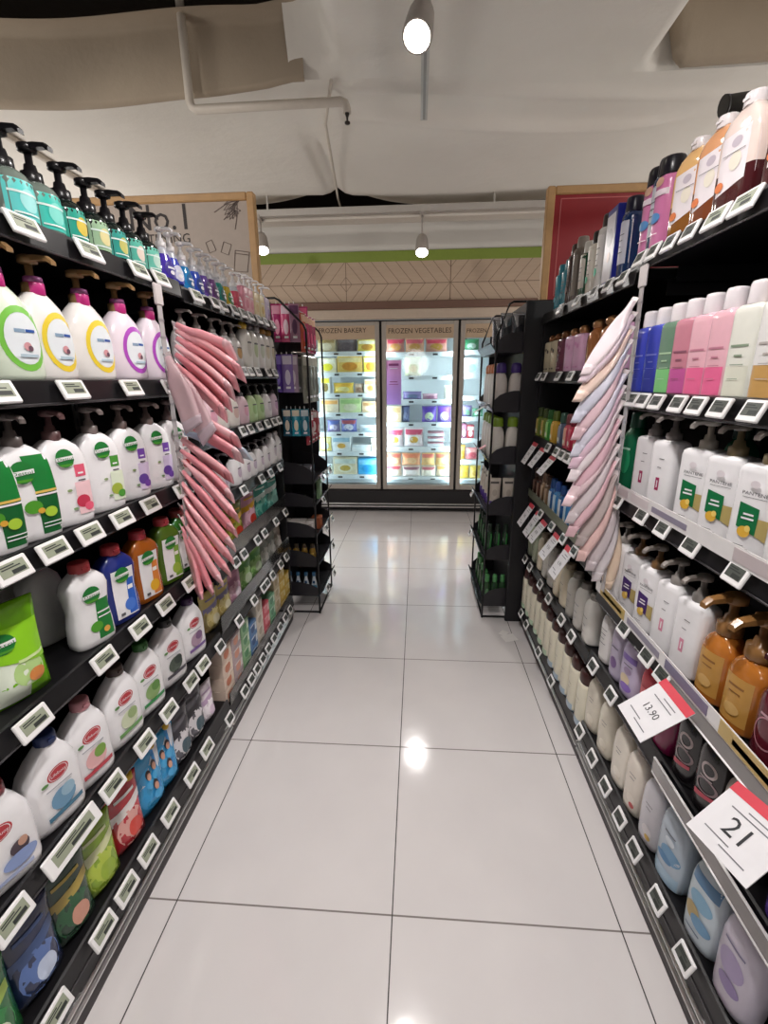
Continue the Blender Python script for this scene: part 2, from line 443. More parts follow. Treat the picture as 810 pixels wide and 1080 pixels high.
o = struct('trim_3', MB().box((-4.2, YW, Z_CB), (4.2, YW+.14, Z_GB), wood_wall())); tag(o, 'pale wood wall panel with chevron boards above the freezers', 'wall panel')
o = struct('trim_4', MB().bbox((-4.2, YW-.04, Z_BB), (4.2, YW+.14, Z_CB), M('#76584a', .5), .006)); tag(o, 'brown horizontal beam just below the chevron wood panel', 'trim')
o = struct('trim_5', MB().bbox((-4.2, YW-.01, Z_FT), (4.2, YW+.14, Z_BB), M('#cbb9a6', .55), .004)); tag(o, 'light beige fascia strip directly over the freezer doors', 'trim')

# pipes
PIPE = M('#c9bfb2', .5)
PP = YB-.06
p1 = atY(190, -60, PP); p2 = atY(201, 116, PP); p3 = atY(364, 107, PP)
mb = MB(); mb.tube([(p2.x, PP, 3.5), (p2.x, PP, p2.z+.03), (p2.x+.008, PP, p2.z+.012), (p2.x+.025, PP, p2.z), (p3.x-.02, PP, p3.z), (p3.x, PP, p3.z-.008), (p3.x+.008, PP, p3.z-.03), (p3.x+.008, PP, p3.z-.045)], .019, PIPE, 12)
pr_ = thing('sprinkler_pipe', 'pale painted sprinkler pipe dropping from the ceiling and turning along to a sprinkler', 'pipe', (0, 0, 0)); obj('pipe', mb, pr_)
sh = MB().lathe([(-.04, .004), (-.036, .013), (-.03, .013), (-.028, .004), (-.012, .005), (0, .010), (.006, .010)], M('#4a4541', .3, .8), (p3.x+.008, PP, p3.z-.05)); obj('sprinkler_head', sh, pr_)
mb = MB().tube([(-1.98, 1.2, 3.02), (-2.16, 1.58, 2.9), (-2.2, 1.66, 2.71), (-2.2, 1.72, 2.69), (-2.22, 3.2, 2.68)], .02, PIPE, 10)
tag(obj('ceiling_pipe', mb), 'long pale pipe fixed along the ceiling at the far left', 'pipe')
mb = MB().tube([(-.36, 1.68, 2.72), (-.45, 2.0, 2.695), (-.5, 2.5, 2.70), (-.565, 3.1, 2.71), (-.57, 3.24, 2.70), (-.56, 3.27, 2.62)], .008, PIPE, 6)
tag(obj('ceiling_cable', mb), 'thin pale cable running along the ceiling seam towards the freezers', 'cable')

# ------------------------------------------------------------------ tracks and spotlights
TRK = M('#b9b4ae', .4, .3); HOUS = M('#a79f98', .4); LENS = M('#fff6e4', .3, emit=22)
t1 = atY(447, 127, 1.93)
tr = thing('lighting_track', 'grey ceiling lighting track running down the middle of the aisle', 'lighting track')
obj('rail', MB().box((t1.x-.017, -3.0, t1.z), (t1.x+.017, 1.93, t1.z+.03), TRK).box((t1.x-.006, -3.0, t1.z-.001), (t1.x+.006, 1.92, t1.z+.001), M('#8a8580', .4, .3)), tr)
obj('hanger', MB().box((t1.x-.006, 1.7, t1.z+.03), (t1.x+.006, 1.714, 2.78), TRK), tr); obj('hanger', MB().box((t1.x-.006, .2, t1.z+.03), (t1.x+.006, .214, 2.78), TRK), tr)
YT = 3.06
q0 = atY(300, 226, YT); q1 = atY(580, 224, YT)
tr2 = thing('lighting_track', 'grey lighting track running across in front of the freezer wall', 'lighting track')
obj('rail', MB().box((-3.2, YT-.02, q0.z-.015), (3.2, YT+.02, q0.z+.03), TRK), tr2)
obj('cable_tray', MB().bbox((-2.6, YT+.05, 2.575), (3.2, YT+.2, 2.66), M('#d3cbc0', .5), .01).bbox((-.98, YT+.03, 2.628), (1.4, YT+.06, 2.65), M('#a8a098', .5), .004), tr2)
for hx in (-2.4, -1.1, .6, 2.2): obj('hanger', MB().box((hx-.006, YT-.006, q0.z+.03), (hx+.006, YT+.006, 2.9), TRK), tr2)
def spot(loc, aim, label, energy, track_z, size=.045, cone=110):
    t = thing('track_spotlight', label, 'spotlight', loc, 0, None)
    d = (Vector(aim)-Vector(loc)).normalized(); R = d.to_track_quat('-Z', 'Y').to_matrix().to_4x4()
    h = MB().lathe([(-.004, size), (0, size*1.05), (.05, size), (.11, size*.9), (.14, size*.7), (.15, size*.2)], HOUS, T=R, seg=18); obj('housing', h, t)
    obj('lens', MB().lathe([(-.0065, size*.2), (-.0055, size*.8), (-.004, size*.9)], LENS, T=R, seg=18), t)
    p = R @ Vector((0, 0, .1))
    obj('stem', MB().tube([p, (p.x, p.y, track_z-loc[2]-.02)], .007, HOUS, 6), t)
    obj('adapter', MB().bbox((p.x-.014, p.y-.05, track_z-loc[2]-.03), (p.x+.014, p.y+.05, track_z-loc[2]), HOUS, .004), t)
    l = bpy.data.lights.new('spot_lamp', 'SPOT'); l.energy = energy; l.spot_size = math.radians(cone); l.spot_blend = .8; l.shadow_soft_size = .05; l.color = (1, .955, .93)
    lo = link('spot_lamp', l); lo.location = Vector(loc)+d*.03; lo.rotation_euler = d.to_track_quat('-Z', 'Y').to_euler()
LP = []
a = atY(440, 38, .86); spot(a, (a.x-.25, a.y-1.3, a.z-1.8), 'bright ceiling spotlight on the track over the middle of the aisle', 60, t1.z)
a = atY(445, 266, 3.04); spot(a, (a.x, a.y-.9, a.z-1.5), 'small lit spotlight hanging above the frozen vegetables door', 50, q0.z, .05)
a = atY(277, 264, 3.04); spot(a, (a.x+.3, a.y-.8, a.z-1.5), 'small lit spotlight beside the edge of the beige sign', 50, q0.z, .05)
for i, (x, y, ax, e) in enumerate(((.07, -.35, .5, 68), (.07, -.5, -.6, 60), (.07, -1.8, .05, 55), (2.2, 3.04, 2.0, 50), (-2.4, 3.04, -2.2, 50))):  # extra spots out of sight, added to light shelves, signs and ceiling
    spot((x, y, 2.5 if y < 2 else a.z), (ax, y+.35 if y < 2 else y-.8, 1.0), 'added unseen spotlight %s' % ('on the aisle track, turned to the right shelves', 'on the aisle track, turned to the left shelves', 'on the aisle track, farthest behind the camera', 'on the cross track, far right behind the red sign', 'on the cross track, far left behind the beige sign')[i], e, t1.z if y < 2 else q0.z)
def pt(loc, e, r=.25, col=(1, .95, .9)):
    l = bpy.data.lights.new('fill_lamp', 'POINT'); l.energy = e; l.shadow_soft_size = r; l.color = col
    o = link('fill_lamp', l); o.location = loc; return o

for X_, Y_, e_ in ((-3.0, .6, 62), (3.0, .6, 62), (-2.6, 2.8, 35), (2.6, 2.8, 35), (0, -2.6, 20)): pt((X_, Y_, 1.75), e_, .3)      # unseen fill points without fixtures, added to brighten the ceiling
for sx_, e_ in ((-1, 85), (1, 36)):  # added spots with no fixture, out of view, to brighten the signs
    l = bpy.data.lights.new('sign_fill', 'SPOT'); l.energy = e_; l.spot_size = math.radians(48); l.spot_blend = .6; l.shadow_soft_size = .1; l.color = (1, .95, .9)
    lo = link('sign_fill', l); lo.location = (sx_*2.0, -.4, 2.4); lo.rotation_euler = (Vector((sx_*1.2, 1.66, 2.02))-Vector(lo.location)).to_track_quat('-Z', 'Y').to_euler()

# ------------------------------------------------------------------ freezer with glass doors
FRM = M('#b3aba2', .35, .2); FIN = M('#e9eef0', .4); HDR = M('#c4ab90', .5); LED = M('#f0f9ff', .3, emit=5)
xg = [atY(402, 430, YW).x, (atY(484.6, 339, YW).x + atY(479.5, 515, YW).x)/2]
DW = xg[1]-xg[0]
dx = [xg[0]-DW, xg[0], xg[1], xg[1]+DW]
zb_, zt_ = atY(440, 516, YW).z, atY(440, 338.5, YW).z
fz = thing('glass_door_freezer', 'upright supermarket freezer with three glass doors below the chevron wall', 'freezer', (0, 0, 0))
b = MB(); Yb = 4.70
b.box((dx[0]-.05, Yb-.04, zb_-.02), (dx[3]+.05, Yb, zt_), FIN)
b.box((dx[0]-.05, YW+.03, zb_-.04), (dx[3]+.05, Yb, zb_+.03), FIN)
b.box((dx[0]-.05, YW+.03, zt_-.02), (dx[3]+.05, Yb, zt_+.03), FIN)
for x in (dx[0]-.05, dx[3]+.01): b.box((x, YW+.03, zb_), (x+.04, Yb, zt_), FIN)
for x in dx: b.box((x-.02, YW+.012, zb_), (x+.02, YW+.032, zt_+.004), M('#121113', .5))
b.box((dx[0], YW+.0, zt_+.001), (dx[3], YW+.03, zt_+.012), M('#121113', .5))
obj('body', b, fz)
kk = MB().bbox((dx[0]-.05, YW-.03, .03), (dx[3]+.05, YW+.3, zb_-.005), M('#1d1b1d', .35), .01)
obj('base_panel', kk, fz)
gr = MB()
for z in (.055, .085): gr.bbox((dx[0]-.05, YW-.045, z), (dx[3]+.05, YW-.028, z+.014), CHROME, .004)
obj('bumper_rail', gr, fz)
SHZ = [[371, 393, 415.5, 436, 457, 477.5, 502], [372.5, 397.5, 422.5, 446.7, 472.5, 504], [371, 396, 419, 441, 463.5, 486, 506]]
YSH = YW+.12
HEAD = ['FROZEN BAKERY', 'FROZEN VEGETABLES', 'FROZEN FRUITS']
FSH = []
for i in range(3):
    x0, x1 = dx[i]+.012, dx[i+1]-.012
    d = MB(); fw = .045
    d.bbox((x0, YW-.012, zb_), (x0+fw, YW+.028, zt_), FRM, .004).bbox((x1-fw, YW-.012, zb_), (x1, YW+.028, zt_), FRM, .004)
    d.bbox((x0+fw, YW-.012, zb_), (x1-fw, YW+.028, zb_+.05), FRM, .004).bbox((x0+fw, YW-.012, zt_-.035), (x1-fw, YW+.028, zt_), FRM, .004)
    dr = obj('door', d, fz)
    zh = atY(440, 357, YW).z
    obj('header_panel', MB().box((x0+fw, YW-.008, zh), (x1-fw, YW+.02, zt_-.03), HDR), dr)
    v, f = text_tris(HEAD[i] if i < 2 else 'FROZEN')
    w = max(p[0] for p in v)-min(p[0] for p in v)
    spans = ((336, 386), (409.5, 476), (492.5, 513))
    yl = (348.5, 348.5, 348.5)[i]
    c0 = atY(spans[i][0], yl, YW-.01); c1 = atY(spans[i][1], yl, YW-.01); s_ = (c1.x-c0.x)/w
    tm = MB(); tm.v = [((c0.x+c1.x)/2+x*s_, YW-.0095, (c0.z+c1.z)/2+y*s_*1.05) for x, y in v]
    for q in f: tm.face(q, M('#3a2a20', .6))
    obj('lettering', tm, dr)
    obj('glass', MB().box((x0+fw, YW+.006, zb_+.05), (x1-fw, YW+.010, zh), GLASS), dr)
    obj('handle', MB().tube([(x1-fw*.5, YW-.012, 1.0), (x1-fw*.5, YW-.035, 1.02), (x1-fw*.5, YW-.035, 1.3), (x1-fw*.5, YW-.012, 1.32)], .008, FRM), dr)
    for xl in (x0+.012, x1-.03): obj('light_tube', MB().box((xl, YW+.034, zb_+.06), (xl+.018, YW+.05, zh), LED), fz)
    rowz = []
    for y in SHZ[i]:
        z = atY(440, y, YSH).z; rowz.append(z)
        s = MB().bbox((x0+.01, YSH, z-.022), (x1-.01, Yb-.06, z), FIN, .003).bbox((x0+.01, YSH-.012, z-.035), (x1-.01, YSH, z+.012), M('#e4ecf0', .35), .003)
        for k in (.36, .68): s.box((x0+(x1-x0)*k, YSH-.0135, z-.022), (x0+(x1-x0)*k+.05, YSH-.012, z-.004), M('#20242a', .5))
        obj('shelf', s, fz)
    obj('bottom_grille', MB().box((x0+.02, YSH-.03, zb_+.05), (x1-.02, YSH-.01, zb_+.085), M('#a9b3b8', .4)), fz)
    FSH.append(rowz)
    for k in (.25, .75):
        l = bpy.data.lights.new('freezer_lamp', 'AREA'); l.energy = 6; l.shape = 'RECTANGLE'; l.size = .05; l.size_y = zh-zb_-.15; l.color = (.84, .94, 1)
        lo = link('freezer_lamp', l); xk = x0+.03 if k < .5 else x1-.03
        lo.location = (xk, YW+.055, (zb_+zh)/2); lo.rotation_euler = (PI/2, 0, (-.5 if k < .5 else .5))
def fz_item(door, row, x0, x1, top, shape, colors, label, cat, name, group=None, bottom=None):
    """x0, x1, top: columns and top line of the pack as seen through the door"""
    z0 = FSH[door][row]+.012 if bottom is None else bottom
    Y = YSH+.02
    zt = atY((x0+x1)/2, top, Y).z; w = (atY(x1, top, Y).x-atY(x0, top, Y).x)
    xc = atY((x0+x1)/2, top, Y).x; h = max(.03, zt-z0)
    key = 'fz%d' % len(KINDS); c = [M(q, .35, 0, .28) if isinstance(q, str) else q for q in colors]
    g = [('rect', -.9, .9, .62, .9, c[1])]
    if len(c) > 2: g += [('ell', 0, .36, .62, .26, c[2])]
    if len(c) > 3: g += [('ell', 0, .36, .45, .17, c[3])]
    dp = .07 if shape == 'box' else .045
    kind(key, shape, w*.5*.98, dp, h, c[0], gfx=g)
    put(key, name, label, cat, (xc, Y+dp, z0), 0, group)
D1 = lambda x: 320+x/5.4
D2 = lambda x: 395+x/5.4
D3 = lambda x: 480+x/5.4
ty = lambda y: 330+y/5.4
B_ = 'frozen_food_box'; G_ = 'frozen_food_bag'
FI = [  # door,row,x0,x1,top,shape,colours,label
 (0, 0, D1(78), D1(180), ty(140), 'box', ['#d9c9a0', '#b59a62', '#e8dcc0'], 'beige frozen pastry box on the bakery freezer\'s top shelf'),
 (0, 0, D1(183), D1(302), ty(136), 'pouch', ['#6b6470', '#8d8792', '#55505c'], 'dark grey frozen bag on the bakery freezer\'s top shelf'),
 (0, 0, D1(308), D1(418), ty(152), 'box', ['#e8d66a', '#f4efd0', '#b88a3a'], 'yellow box with pale top on the bakery freezer\'s top shelf'),
 (0, 1, D1(84), D1(186), ty(258), 'box', ['#e9dcb9', '#f0e8d2', '#d8cf3d'], 'cream box with yellow oval on the bakery freezer\'s second shelf'),
 (0, 1, D1(189), D1(335), ty(246), 'box', ['#e6c36a', '#f0d9a0', '#d9963c'], 'wide golden box on the bakery freezer\'s second shelf'),
 (0, 1, D1(340), D1(418), ty(246), 'box', ['#efdc5a', '#f5efc2', '#c98e3b'], 'yellow box at the right of the bakery freezer\'s second shelf'),
 (0, 2, D1(95), D1(150), ty(364), 'box', ['#f1efe2', '#f0e04a', '#8a7a4a'], 'white and yellow box on the bakery freezer\'s third shelf'),
 (0, 2, D1(165), D1(285), ty(398), 'pouch', ['#e8c94e', '#e2b13d', '#f0e0a0'], 'low yellow bag on the bakery freezer\'s third shelf'),
 (0, 2, D1(288), D1(342), ty(402), 'pouch', ['#b69a83', '#d6c2ad', '#8b6b58'], 'small brown bag on the bakery freezer\'s third shelf'),
 (0, 2, D1(345), D1(418), ty(378), 'box', ['#f2e6d2', '#eda77a', '#e4b98a', '#d98b50'], 'white box with a peach picture on the bakery freezer\'s third shelf'),
 (0, 3, D1(92), D1(200), ty(492), 'box', ['#ecdcc4', '#f3b26a', '#e7d7b9'], 'pale peach box on the bakery freezer\'s fourth shelf'),
 (0, 3, D1(204), D1(328), ty(487), 'box', ['#cfe0a9', '#a7cf88', '#e7edc9'], 'pale green box on the bakery freezer\'s fourth shelf'),
 (0, 3, D1(334), D1(418), ty(505), 'box', ['#e0c9a5', '#c79a6a', '#eadcc2'], 'tan box on the bakery freezer\'s fourth shelf'),
 (0, 4, D1(130), D1(206), ty(610), 'pouch', ['#7a6f9c', '#5b6fb0', '#c9c3dc'], 'blue purple bag at the left of the bakery freezer\'s fifth shelf'),
 (0, 4, D1(208), D1(302), ty(606), 'pouch', ['#5966a8', '#a8565e', '#d7d9ea'], 'blue bag with red band on the bakery freezer\'s fifth shelf'),
 (0, 4, D1(315), D1(415), ty(640), 'pouch', ['#cfe0ea', '#e8f0f4', '#9cb6c4'], 'low pale blue bag on the bakery freezer\'s fifth shelf'),
 (0, 5, D1(85), D1(155), ty(706), 'pouch', ['#ecd67a', '#f0e3a8', '#d4e0e4'], 'pale yellow bag on the bakery freezer\'s sixth shelf'),
 (0, 5, D1(162), D1(268), ty(703), 'box', ['#dfeaf0', '#9fc3d8', '#f4efe0', '#d6a84e'], 'white box with a round golden dish on the bakery freezer\'s sixth shelf'),
 (0, 5, D1(272), D1(382), ty(752), 'box', ['#e8f0f4', '#cfdde4', '#dbe7ec'], 'low white box on the bakery freezer\'s sixth shelf'),
 (0, 5, D1(386), D1(420), ty(712), 'box', ['#f2ead8', '#e5d8ba', '#e0b070'], 'narrow cream box on the bakery freezer\'s sixth shelf'),
 (0, 6, D1(90), D1(164), ty(865), 'pouch', ['#d3e2ea', '#b6cdd8', '#f1f5f6'], 'pale round bag on the bakery freezer\'s bottom shelf'),
 (0, 6, D1(168), D1(305), ty(822), 'box', ['#d8cfae', '#c9d6d0', '#efe9cf', '#c0a850'], 'box picturing a bowl of dumplings on the bakery freezer\'s bottom shelf'),
 (0, 6, D1(310), D1(420), ty(830), 'box', ['#45a5d8', '#7cc3e8', '#2f8dc6'], 'bright blue box on the bakery freezer\'s bottom shelf'),
 (1, 0, D2(64), D2(172), ty(143), 'pouch', ['#e9a79c', '#e2506a', '#e0a860'], 'pink and orange bag at the left of the vegetable freezer\'s top shelf'),
 (1, 0, D2(174), D2(286), ty(143), 'pouch', ['#eab08c', '#e5677a', '#d9a24c'], 'pink and orange bag in the middle of the vegetable freezer\'s top shelf'),
 (1, 0, D2(290), D2(418), ty(143), 'pouch', ['#eaa898', '#e24f68', '#cfa448'], 'pink and orange bag at the right of the vegetable freezer\'s top shelf'),
 (1, 1, D2(172), D2(268), ty(248), 'pouch', ['#c9cfb2', '#d8ddcc', '#a0a86a', '#b9a86a'], 'clear bag of pale green vegetables on the vegetable freezer\'s second shelf'),
 (1, 2, D2(160), D2(270), ty(447), 'pouch', ['#75689c', '#8f84b4', '#5d6f8c'], 'low purple bag on the vegetable freezer\'s third shelf'),
 (1, 2, D2(272), D2(362), ty(460), 'pouch', ['#b58a9c', '#d9b4c0', '#8b5a78'], 'low mauve bag on the vegetable freezer\'s third shelf'),
 (1, 2, D2(398), D2(442), ty(412), 'pouch', ['#e3e6d6', '#c4cfae', '#f0f0e6'], 'white bag leaning at the right end of the vegetable freezer\'s third shelf'),
 (1, 3, D2(70), D2(152), ty(532), 'box', ['#d9c2a2', '#c8a878', '#e9dcc6'], 'beige box below the pink poster on the vegetable freezer'),
 (1, 3, D2(154), D2(200), ty(530), 'pouch', ['#45507a', '#5c6a94', '#7a86a8'], 'narrow dark blue bag on the vegetable freezer\'s fourth shelf'),
 (1, 3, D2(270), D2(356), ty(532), 'pouch', ['#6a4fb0', '#5a3fae', '#c6d8b4'], 'purple bag with leafy picture at the left of two on the vegetable freezer\'s fourth shelf'),
 (1, 3, D2(358), D2(440), ty(530), 'pouch', ['#6f58b8', '#7b4fc0', '#e3e6da'], 'purple bag with white picture at the right of two on the vegetable freezer\'s fourth shelf'),
 (1, 4, D2(68), D2(166), ty(658), 'pouch', ['#f0dde0', '#d95a78', '#f2efe6', '#d8b048'], 'white and pink bag with golden bowl, left of a pair in the vegetable freezer'),
 (1, 4, D2(168), D2(282), ty(655), 'pouch', ['#f0dcde', '#cf5674', '#f3efe4', '#d2a640'], 'white and pink bag with golden bowl, right of a pair in the vegetable freezer'),
 (1, 5, D2(64), D2(155), ty(870), 'pouch', ['#f0d9c4', '#c94f5e', '#f3e8dc'], 'white and red bag lying lowest at the left of the vegetable freezer\'s bottom shelf'),
 (1, 5, D2(157), D2(262), ty(875), 'pouch', ['#f0e0d8', '#8a5a68', '#f6eee6'], 'pale bag with dark band in the middle of the vegetable freezer\'s bottom shelf'),
 (1, 5, D2(265), D2(350), ty(875), 'pouch', ['#f0e2d2', '#b0606c', '#f3ead8'], 'pale bag right of centre on the vegetable freezer\'s bottom shelf'),
 (1, 5, D2(352), D2(432), ty(870), 'pouch', ['#f0dcc0', '#c4a060', '#efe4cc'], 'cream bag lowest at the right of the vegetable freezer\'s bottom shelf'),
 (2, 0, D3(50), D3(142), ty(146), 'pouch', ['#5fb082', '#3f9a68', '#cfe8da'], 'green bag on the right freezer door\'s top shelf'),
 (2, 1, D3(46), D3(142), ty(256), 'box', ['#dceaf2', '#eff5f8', '#a8d0e0'], 'white and pale blue box on the right freezer door\'s second shelf'),
 (2, 3, D3(40), D3(100), ty(528), 'pouch', ['#7a6c9c', '#8e84ae', '#70a080'], 'purple bag on the right freezer door\'s fourth shelf'),
 (2, 3, D3(102), D3(165), ty(545), 'pouch', ['#5fa07c', '#4f8c6c', '#c4dccd'], 'green bag on the right freezer door\'s fourth shelf'),
 (2, 4, D3(36), D3(68), ty(630), 'box', ['#7a4a64', '#9c6a80', '#d4c4cc'], 'dark plum box on the right freezer door\'s fifth shelf'),
 (2, 4, D3(70), D3(110), ty(640), 'box', ['#c4505c', '#f0dcd8', '#e8e8e8'], 'red and white box on the right freezer door\'s fifth shelf'),
 (2, 5, D3(22), D3(62), ty(755), 'pouch', ['#e3b64a', '#e8c868', '#d09838'], 'yellow bag on the right freezer door\'s sixth shelf'),
 (2, 5, D3(64), D3(140), ty(770), 'pouch', ['#d9868c', '#e4a8a4', '#c05a68'], 'pink red bag on the right freezer door\'s sixth shelf'),
 (2, 6, D3(18), D3(84), ty(872), 'pouch', ['#e8cf5e', '#e4bf48', '#d2a83a'], 'yellow bag at the left of the right freezer door\'s bottom shelf'),
 (2, 6, D3(86), D3(150), ty(872), 'pouch', ['#e5d07a', '#dcc25a', '#c8a848'], 'pale yellow bag at the right of the right freezer door\'s bottom shelf'),
]
for d, r, x0, x1, t, shp, c, lb in FI: fz_item(d, r, x0, x1, t, shp, c, lb, 'frozen food', B_ if shp == 'box' else G_)
# second layer of the bags heaped on the bottom shelf
for x0, x1, c, w in ((64, 153, ['#eab48c', '#d96a5c', '#f0cfa8'], 'left'), (155, 264, ['#eda878', '#e2805a', '#f0c494'], 'middle'), (267, 345, ['#ebbf7c', '#d26a60', '#e8c888'], 'right centre'), (347, 432, ['#e8c47c', '#d67a68', '#ecd49c'], 'far right')):
    fz_item(1, 5, D2(x0), D2(x1), ty(800), 'pouch', c, 'orange bag heaped on the paler bags at the %s of the vegetable freezer' % w, 'frozen food', G_, None, FSH[1][5]+.012+.12)
# stacked trays
for k in range(3):
    z = FSH[1][4]+.012+k*.055
    a = atY(D2(300), 470, YSH+.02).x; b2 = atY(D2(395), 470, YSH+.02).x
    mb = MB().bbox((-(b2-a)/2, 0, 0), ((b2-a)/2, .16, .03), M('#cfd6da', .3), .006)
    t = thing('frozen_food_tray', 'grey tray with pink film, %s of three stacked in the vegetable freezer' % ('lowest', 'middle', 'topmost')[k], 'frozen food', ((a+b2)/2, YSH+.02, z), 0, 'stacked trays in the vegetable freezer')
    obj('tray', mb, t); obj('film_lid', MB().bbox((-(b2-a)/2+.004, .004, .03), ((b2-a)/2-.004, .156, .046), M('#b98a94', .25), .006), t)
# pink poster fixed on the glass
pa = atY(D2(65), ty(270), YW); pb = atY(D2(152), ty(522), YW)
t = thing('poster', 'tall pink purple poster stuck on the glass of the vegetable freezer door', 'poster', (0, 0, 0))
mb = MB(); N = 12
for i in range(N+1):
    z = pb.z+(pa.z-pb.z)*i/N
    mb.v += [(pa.x, YW+.0045, z), (pb.x, YW+.0045, z), (pa.x, YW+.0035, z), (pb.x, YW+.0035, z)]
def pink_grad():
    m, nt, b = node_mat('poster_print'); g = nt.nodes.new('ShaderNodeNewGeometry'); sx = nt.nodes.new('ShaderNodeSeparateXYZ'); nt.links.new(g.outputs['Position'], sx.inputs[0])
    fac = math_n(nt, 'DIVIDE', math_n(nt, 'SUBTRACT', sx.outputs['Z'], pb.z), pa.z-pb.z)
    nt.links.new(mix_col(nt, fac, '#c89ae8', '#f4a4d0'), b.inputs['Base Color']); b.inputs['Roughness'].default_value = .4
    tr_ = nt.nodes.new('ShaderNodeBsdfTranslucent'); mx_ = nt.nodes.new('ShaderNodeMixShader'); mx_.inputs[0].default_value = .8; o_ = nt.nodes['Material Output']
    nt.links.new(b.inputs['Base Color'].links[0].from_socket, tr_.inputs['Color']); nt.links.new(b.outputs[0], mx_.inputs[1]); nt.links.new(tr_.outputs[0], mx_.inputs[2]); nt.links.new(mx_.outputs[0], o_.inputs['Surface'])
    return m
mb = MB(); mb.v = [(pa.x, YW+.004, pb.z), (pb.x, YW+.004, pb.z), (pb.x, YW+.004, pa.z), (pa.x, YW+.004, pa.z)]; mb.face([0, 1, 2, 3], pink_grad()); obj('sheet', mb, t)
mb = MB(); w = pb.x-pa.x; h = pa.z-pb.z
for zf, wf, hf, c in ((.9, .66, .05, '#8e3a7a'), (.52, .5, .02, '#b0508c'), (.46, .6, .015, '#b0508c'), (.82, .5, .02, '#f6e6f2')):
    mb.box((pa.x+w*(.5-wf/2), YW+.0025, pb.z+h*(zf-hf/2)), (pa.x+w*(.5+wf/2), YW+.0035, pb.z+h*(zf+hf/2)), M(c, .5))
obj('print', mb, t)

# ------------------------------------------------------------------ hanging / standing signs above the gondola ends
OAK = M('#bd9463', .5, 0, .12)
def frame_sign(name, label, x0, x1, z0, z1, Y, panel, extra):
    t = thing(name, label, 'sign', (0, 0, 0)); fw = .036
    f = MB().bbox((x0, Y-.02, z0), (x0+fw, Y+.025, z1), OAK, .005).bbox((x1-fw, Y-.02, z0), (x1, Y+.025, z1), OAK, .005)
    f.bbox((x0+fw, Y-.02, z1-fw), (x1-fw, Y+.025, z1), OAK, .005).bbox((x0+fw, Y-.02, z0), (x1-fw, Y+.025, z0+fw), OAK, .005)
    obj('frame', f, t); obj('panel', MB().box((x0+fw, Y-.008, z0+fw), (x1-fw, Y+.01, z1-fw), panel), t)
    for nm, m in extra: obj(nm, m, t)
    return t
YS = 1.66
sa = atY(268, 203, YS); zt = sa.z
def sgn_text(s, xl, xr, yc, m, hk=1.0):
    a = atY(xl, yc, YS-.009); b = atY(xr, yc, YS-.009); v, f = text_tris(s); lo = min(p[0] for p in v); w = max(p[0] for p in v)-lo
    k = (b.x-a.x)/w; mb = MB(); mb.v = [(a.x+(x-lo)*k, YS-.0095, (a.z+b.z)/2+y*k*hk) for x, y in v]
    for q in f: mb.face(q, m)
    return mb
INK = M('#2a201e', .6)
dr_ = MB()
def sk(pts, r=.0016):
    P = [atY(x, y, YS-.009) for x, y in pts]; dr_.tube([(p.x, YS-.0095, p.z) for p in P], r, M('#7a6c66', .7), 4)
for k in range(9):      # sketched sprigs of leaves in the corner
    ax, ay = 252-k*1.0, 210+k*1.2
    an = k*.72
    ex, ey = ax-14*math.cos(an*.45)-2, ay+11*math.sin(an*.6)+6
    mx_, my_ = (ax+ex)/2, (ay+ey)/2
    sk([(ax, ay), (mx_-2, my_-2.5), (ex, ey)], .0013); sk([(ex, ey), (mx_+2, my_+2.5), (ax, ay)], .0013)
sk([(256, 206), (246, 220), (236, 232)], .002); sk([(250, 213), (250, 228), (248, 242)], .0018); sk([(252, 210), (240, 214), (226, 224)], .0018)
for q in ([(217, 256), (223, 253), (228, 264), (221, 267), (217, 256)], [(236, 255), (244, 258), (241, 269), (233, 266), (236, 255)], [(248, 264), (263, 266), (261, 287), (247, 286), (248, 264)], [(247.5, 267), (262.5, 269)]): sk(q)
left_panel = M('#b5a69a', .6)
frame_sign('aisle_sign', 'beige wood-framed sign reading No.1 behind the pump bottles on the left', -1.75, sa.x, 1.72, zt, YS, left_panel,
  [('lettering', sgn_text('No.1', 137, 196.5, 229, INK, 1.0)), ('lettering', sgn_text('WHITENING', 131, 200.5, 252, INK, 1.0)), ('sketch_print', dr_)])
sb = atY(577.5, 197.5, YS)
RED = M('#96141f', .45); PALE = M('#c86a6a', .5)
ln = MB(); ix0, iz1 = atY(591, 211, YS).x, atY(600, 209.5, YS).z
ln.box((ix0, YS-.0095, 1.78), (ix0+.004, YS-.008, iz1), PALE).box((ix0, YS-.0095, iz1-.004), (1.58, YS-.008, iz1), PALE).box((1.576, YS-.0095, 1.78), (1.58, YS-.008, iz1), PALE)
frame_sign('aisle_sign', 'deep red wood-framed sign with a thin pale border on the right', sb.x, 1.66, 1.72, sb.z, YS, RED, [('border_line', ln)])

# ------------------------------------------------------------------ shelving
BAYS = {
 'LN': dict(side=-1, y0=-.50, y1=.600, zb=[1.645, 1.357, 1.053, .757, .448, .150], txt='left near unit'),
 'LF': dict(side=-1, y0=.606, y1=1.575, zb=[1.635, 1.408, 1.172, .935, .678, .433, .112], txt='left far unit'),
 'RN': dict(side=1, y0=-.50, y1=.572, zb=[1.680, 1.312, 1.017, .680, .440, .145], txt='right near unit'),
 'RF': dict(side=1, y0=.578, y1=1.605, zb=[1.652, 1.378, 1.065, .740, .420, .095], txt='right far unit'),
}
SN = ['top shelf', 'second shelf', 'third shelf', 'fourth shelf', 'fifth shelf', 'sixth shelf', 'bottom shelf']
def sname(bay, i):
    n = len(BAYS[bay]['zb']); return 'bottom shelf' if i == n-1 else SN[i]
def surf(bay, i): return BAYS[bay]['zb'][i]+.034
RAILM = M('#151417', .35, .0, .06, 0, 0, .4); KICK = M('#3a3336', .5)
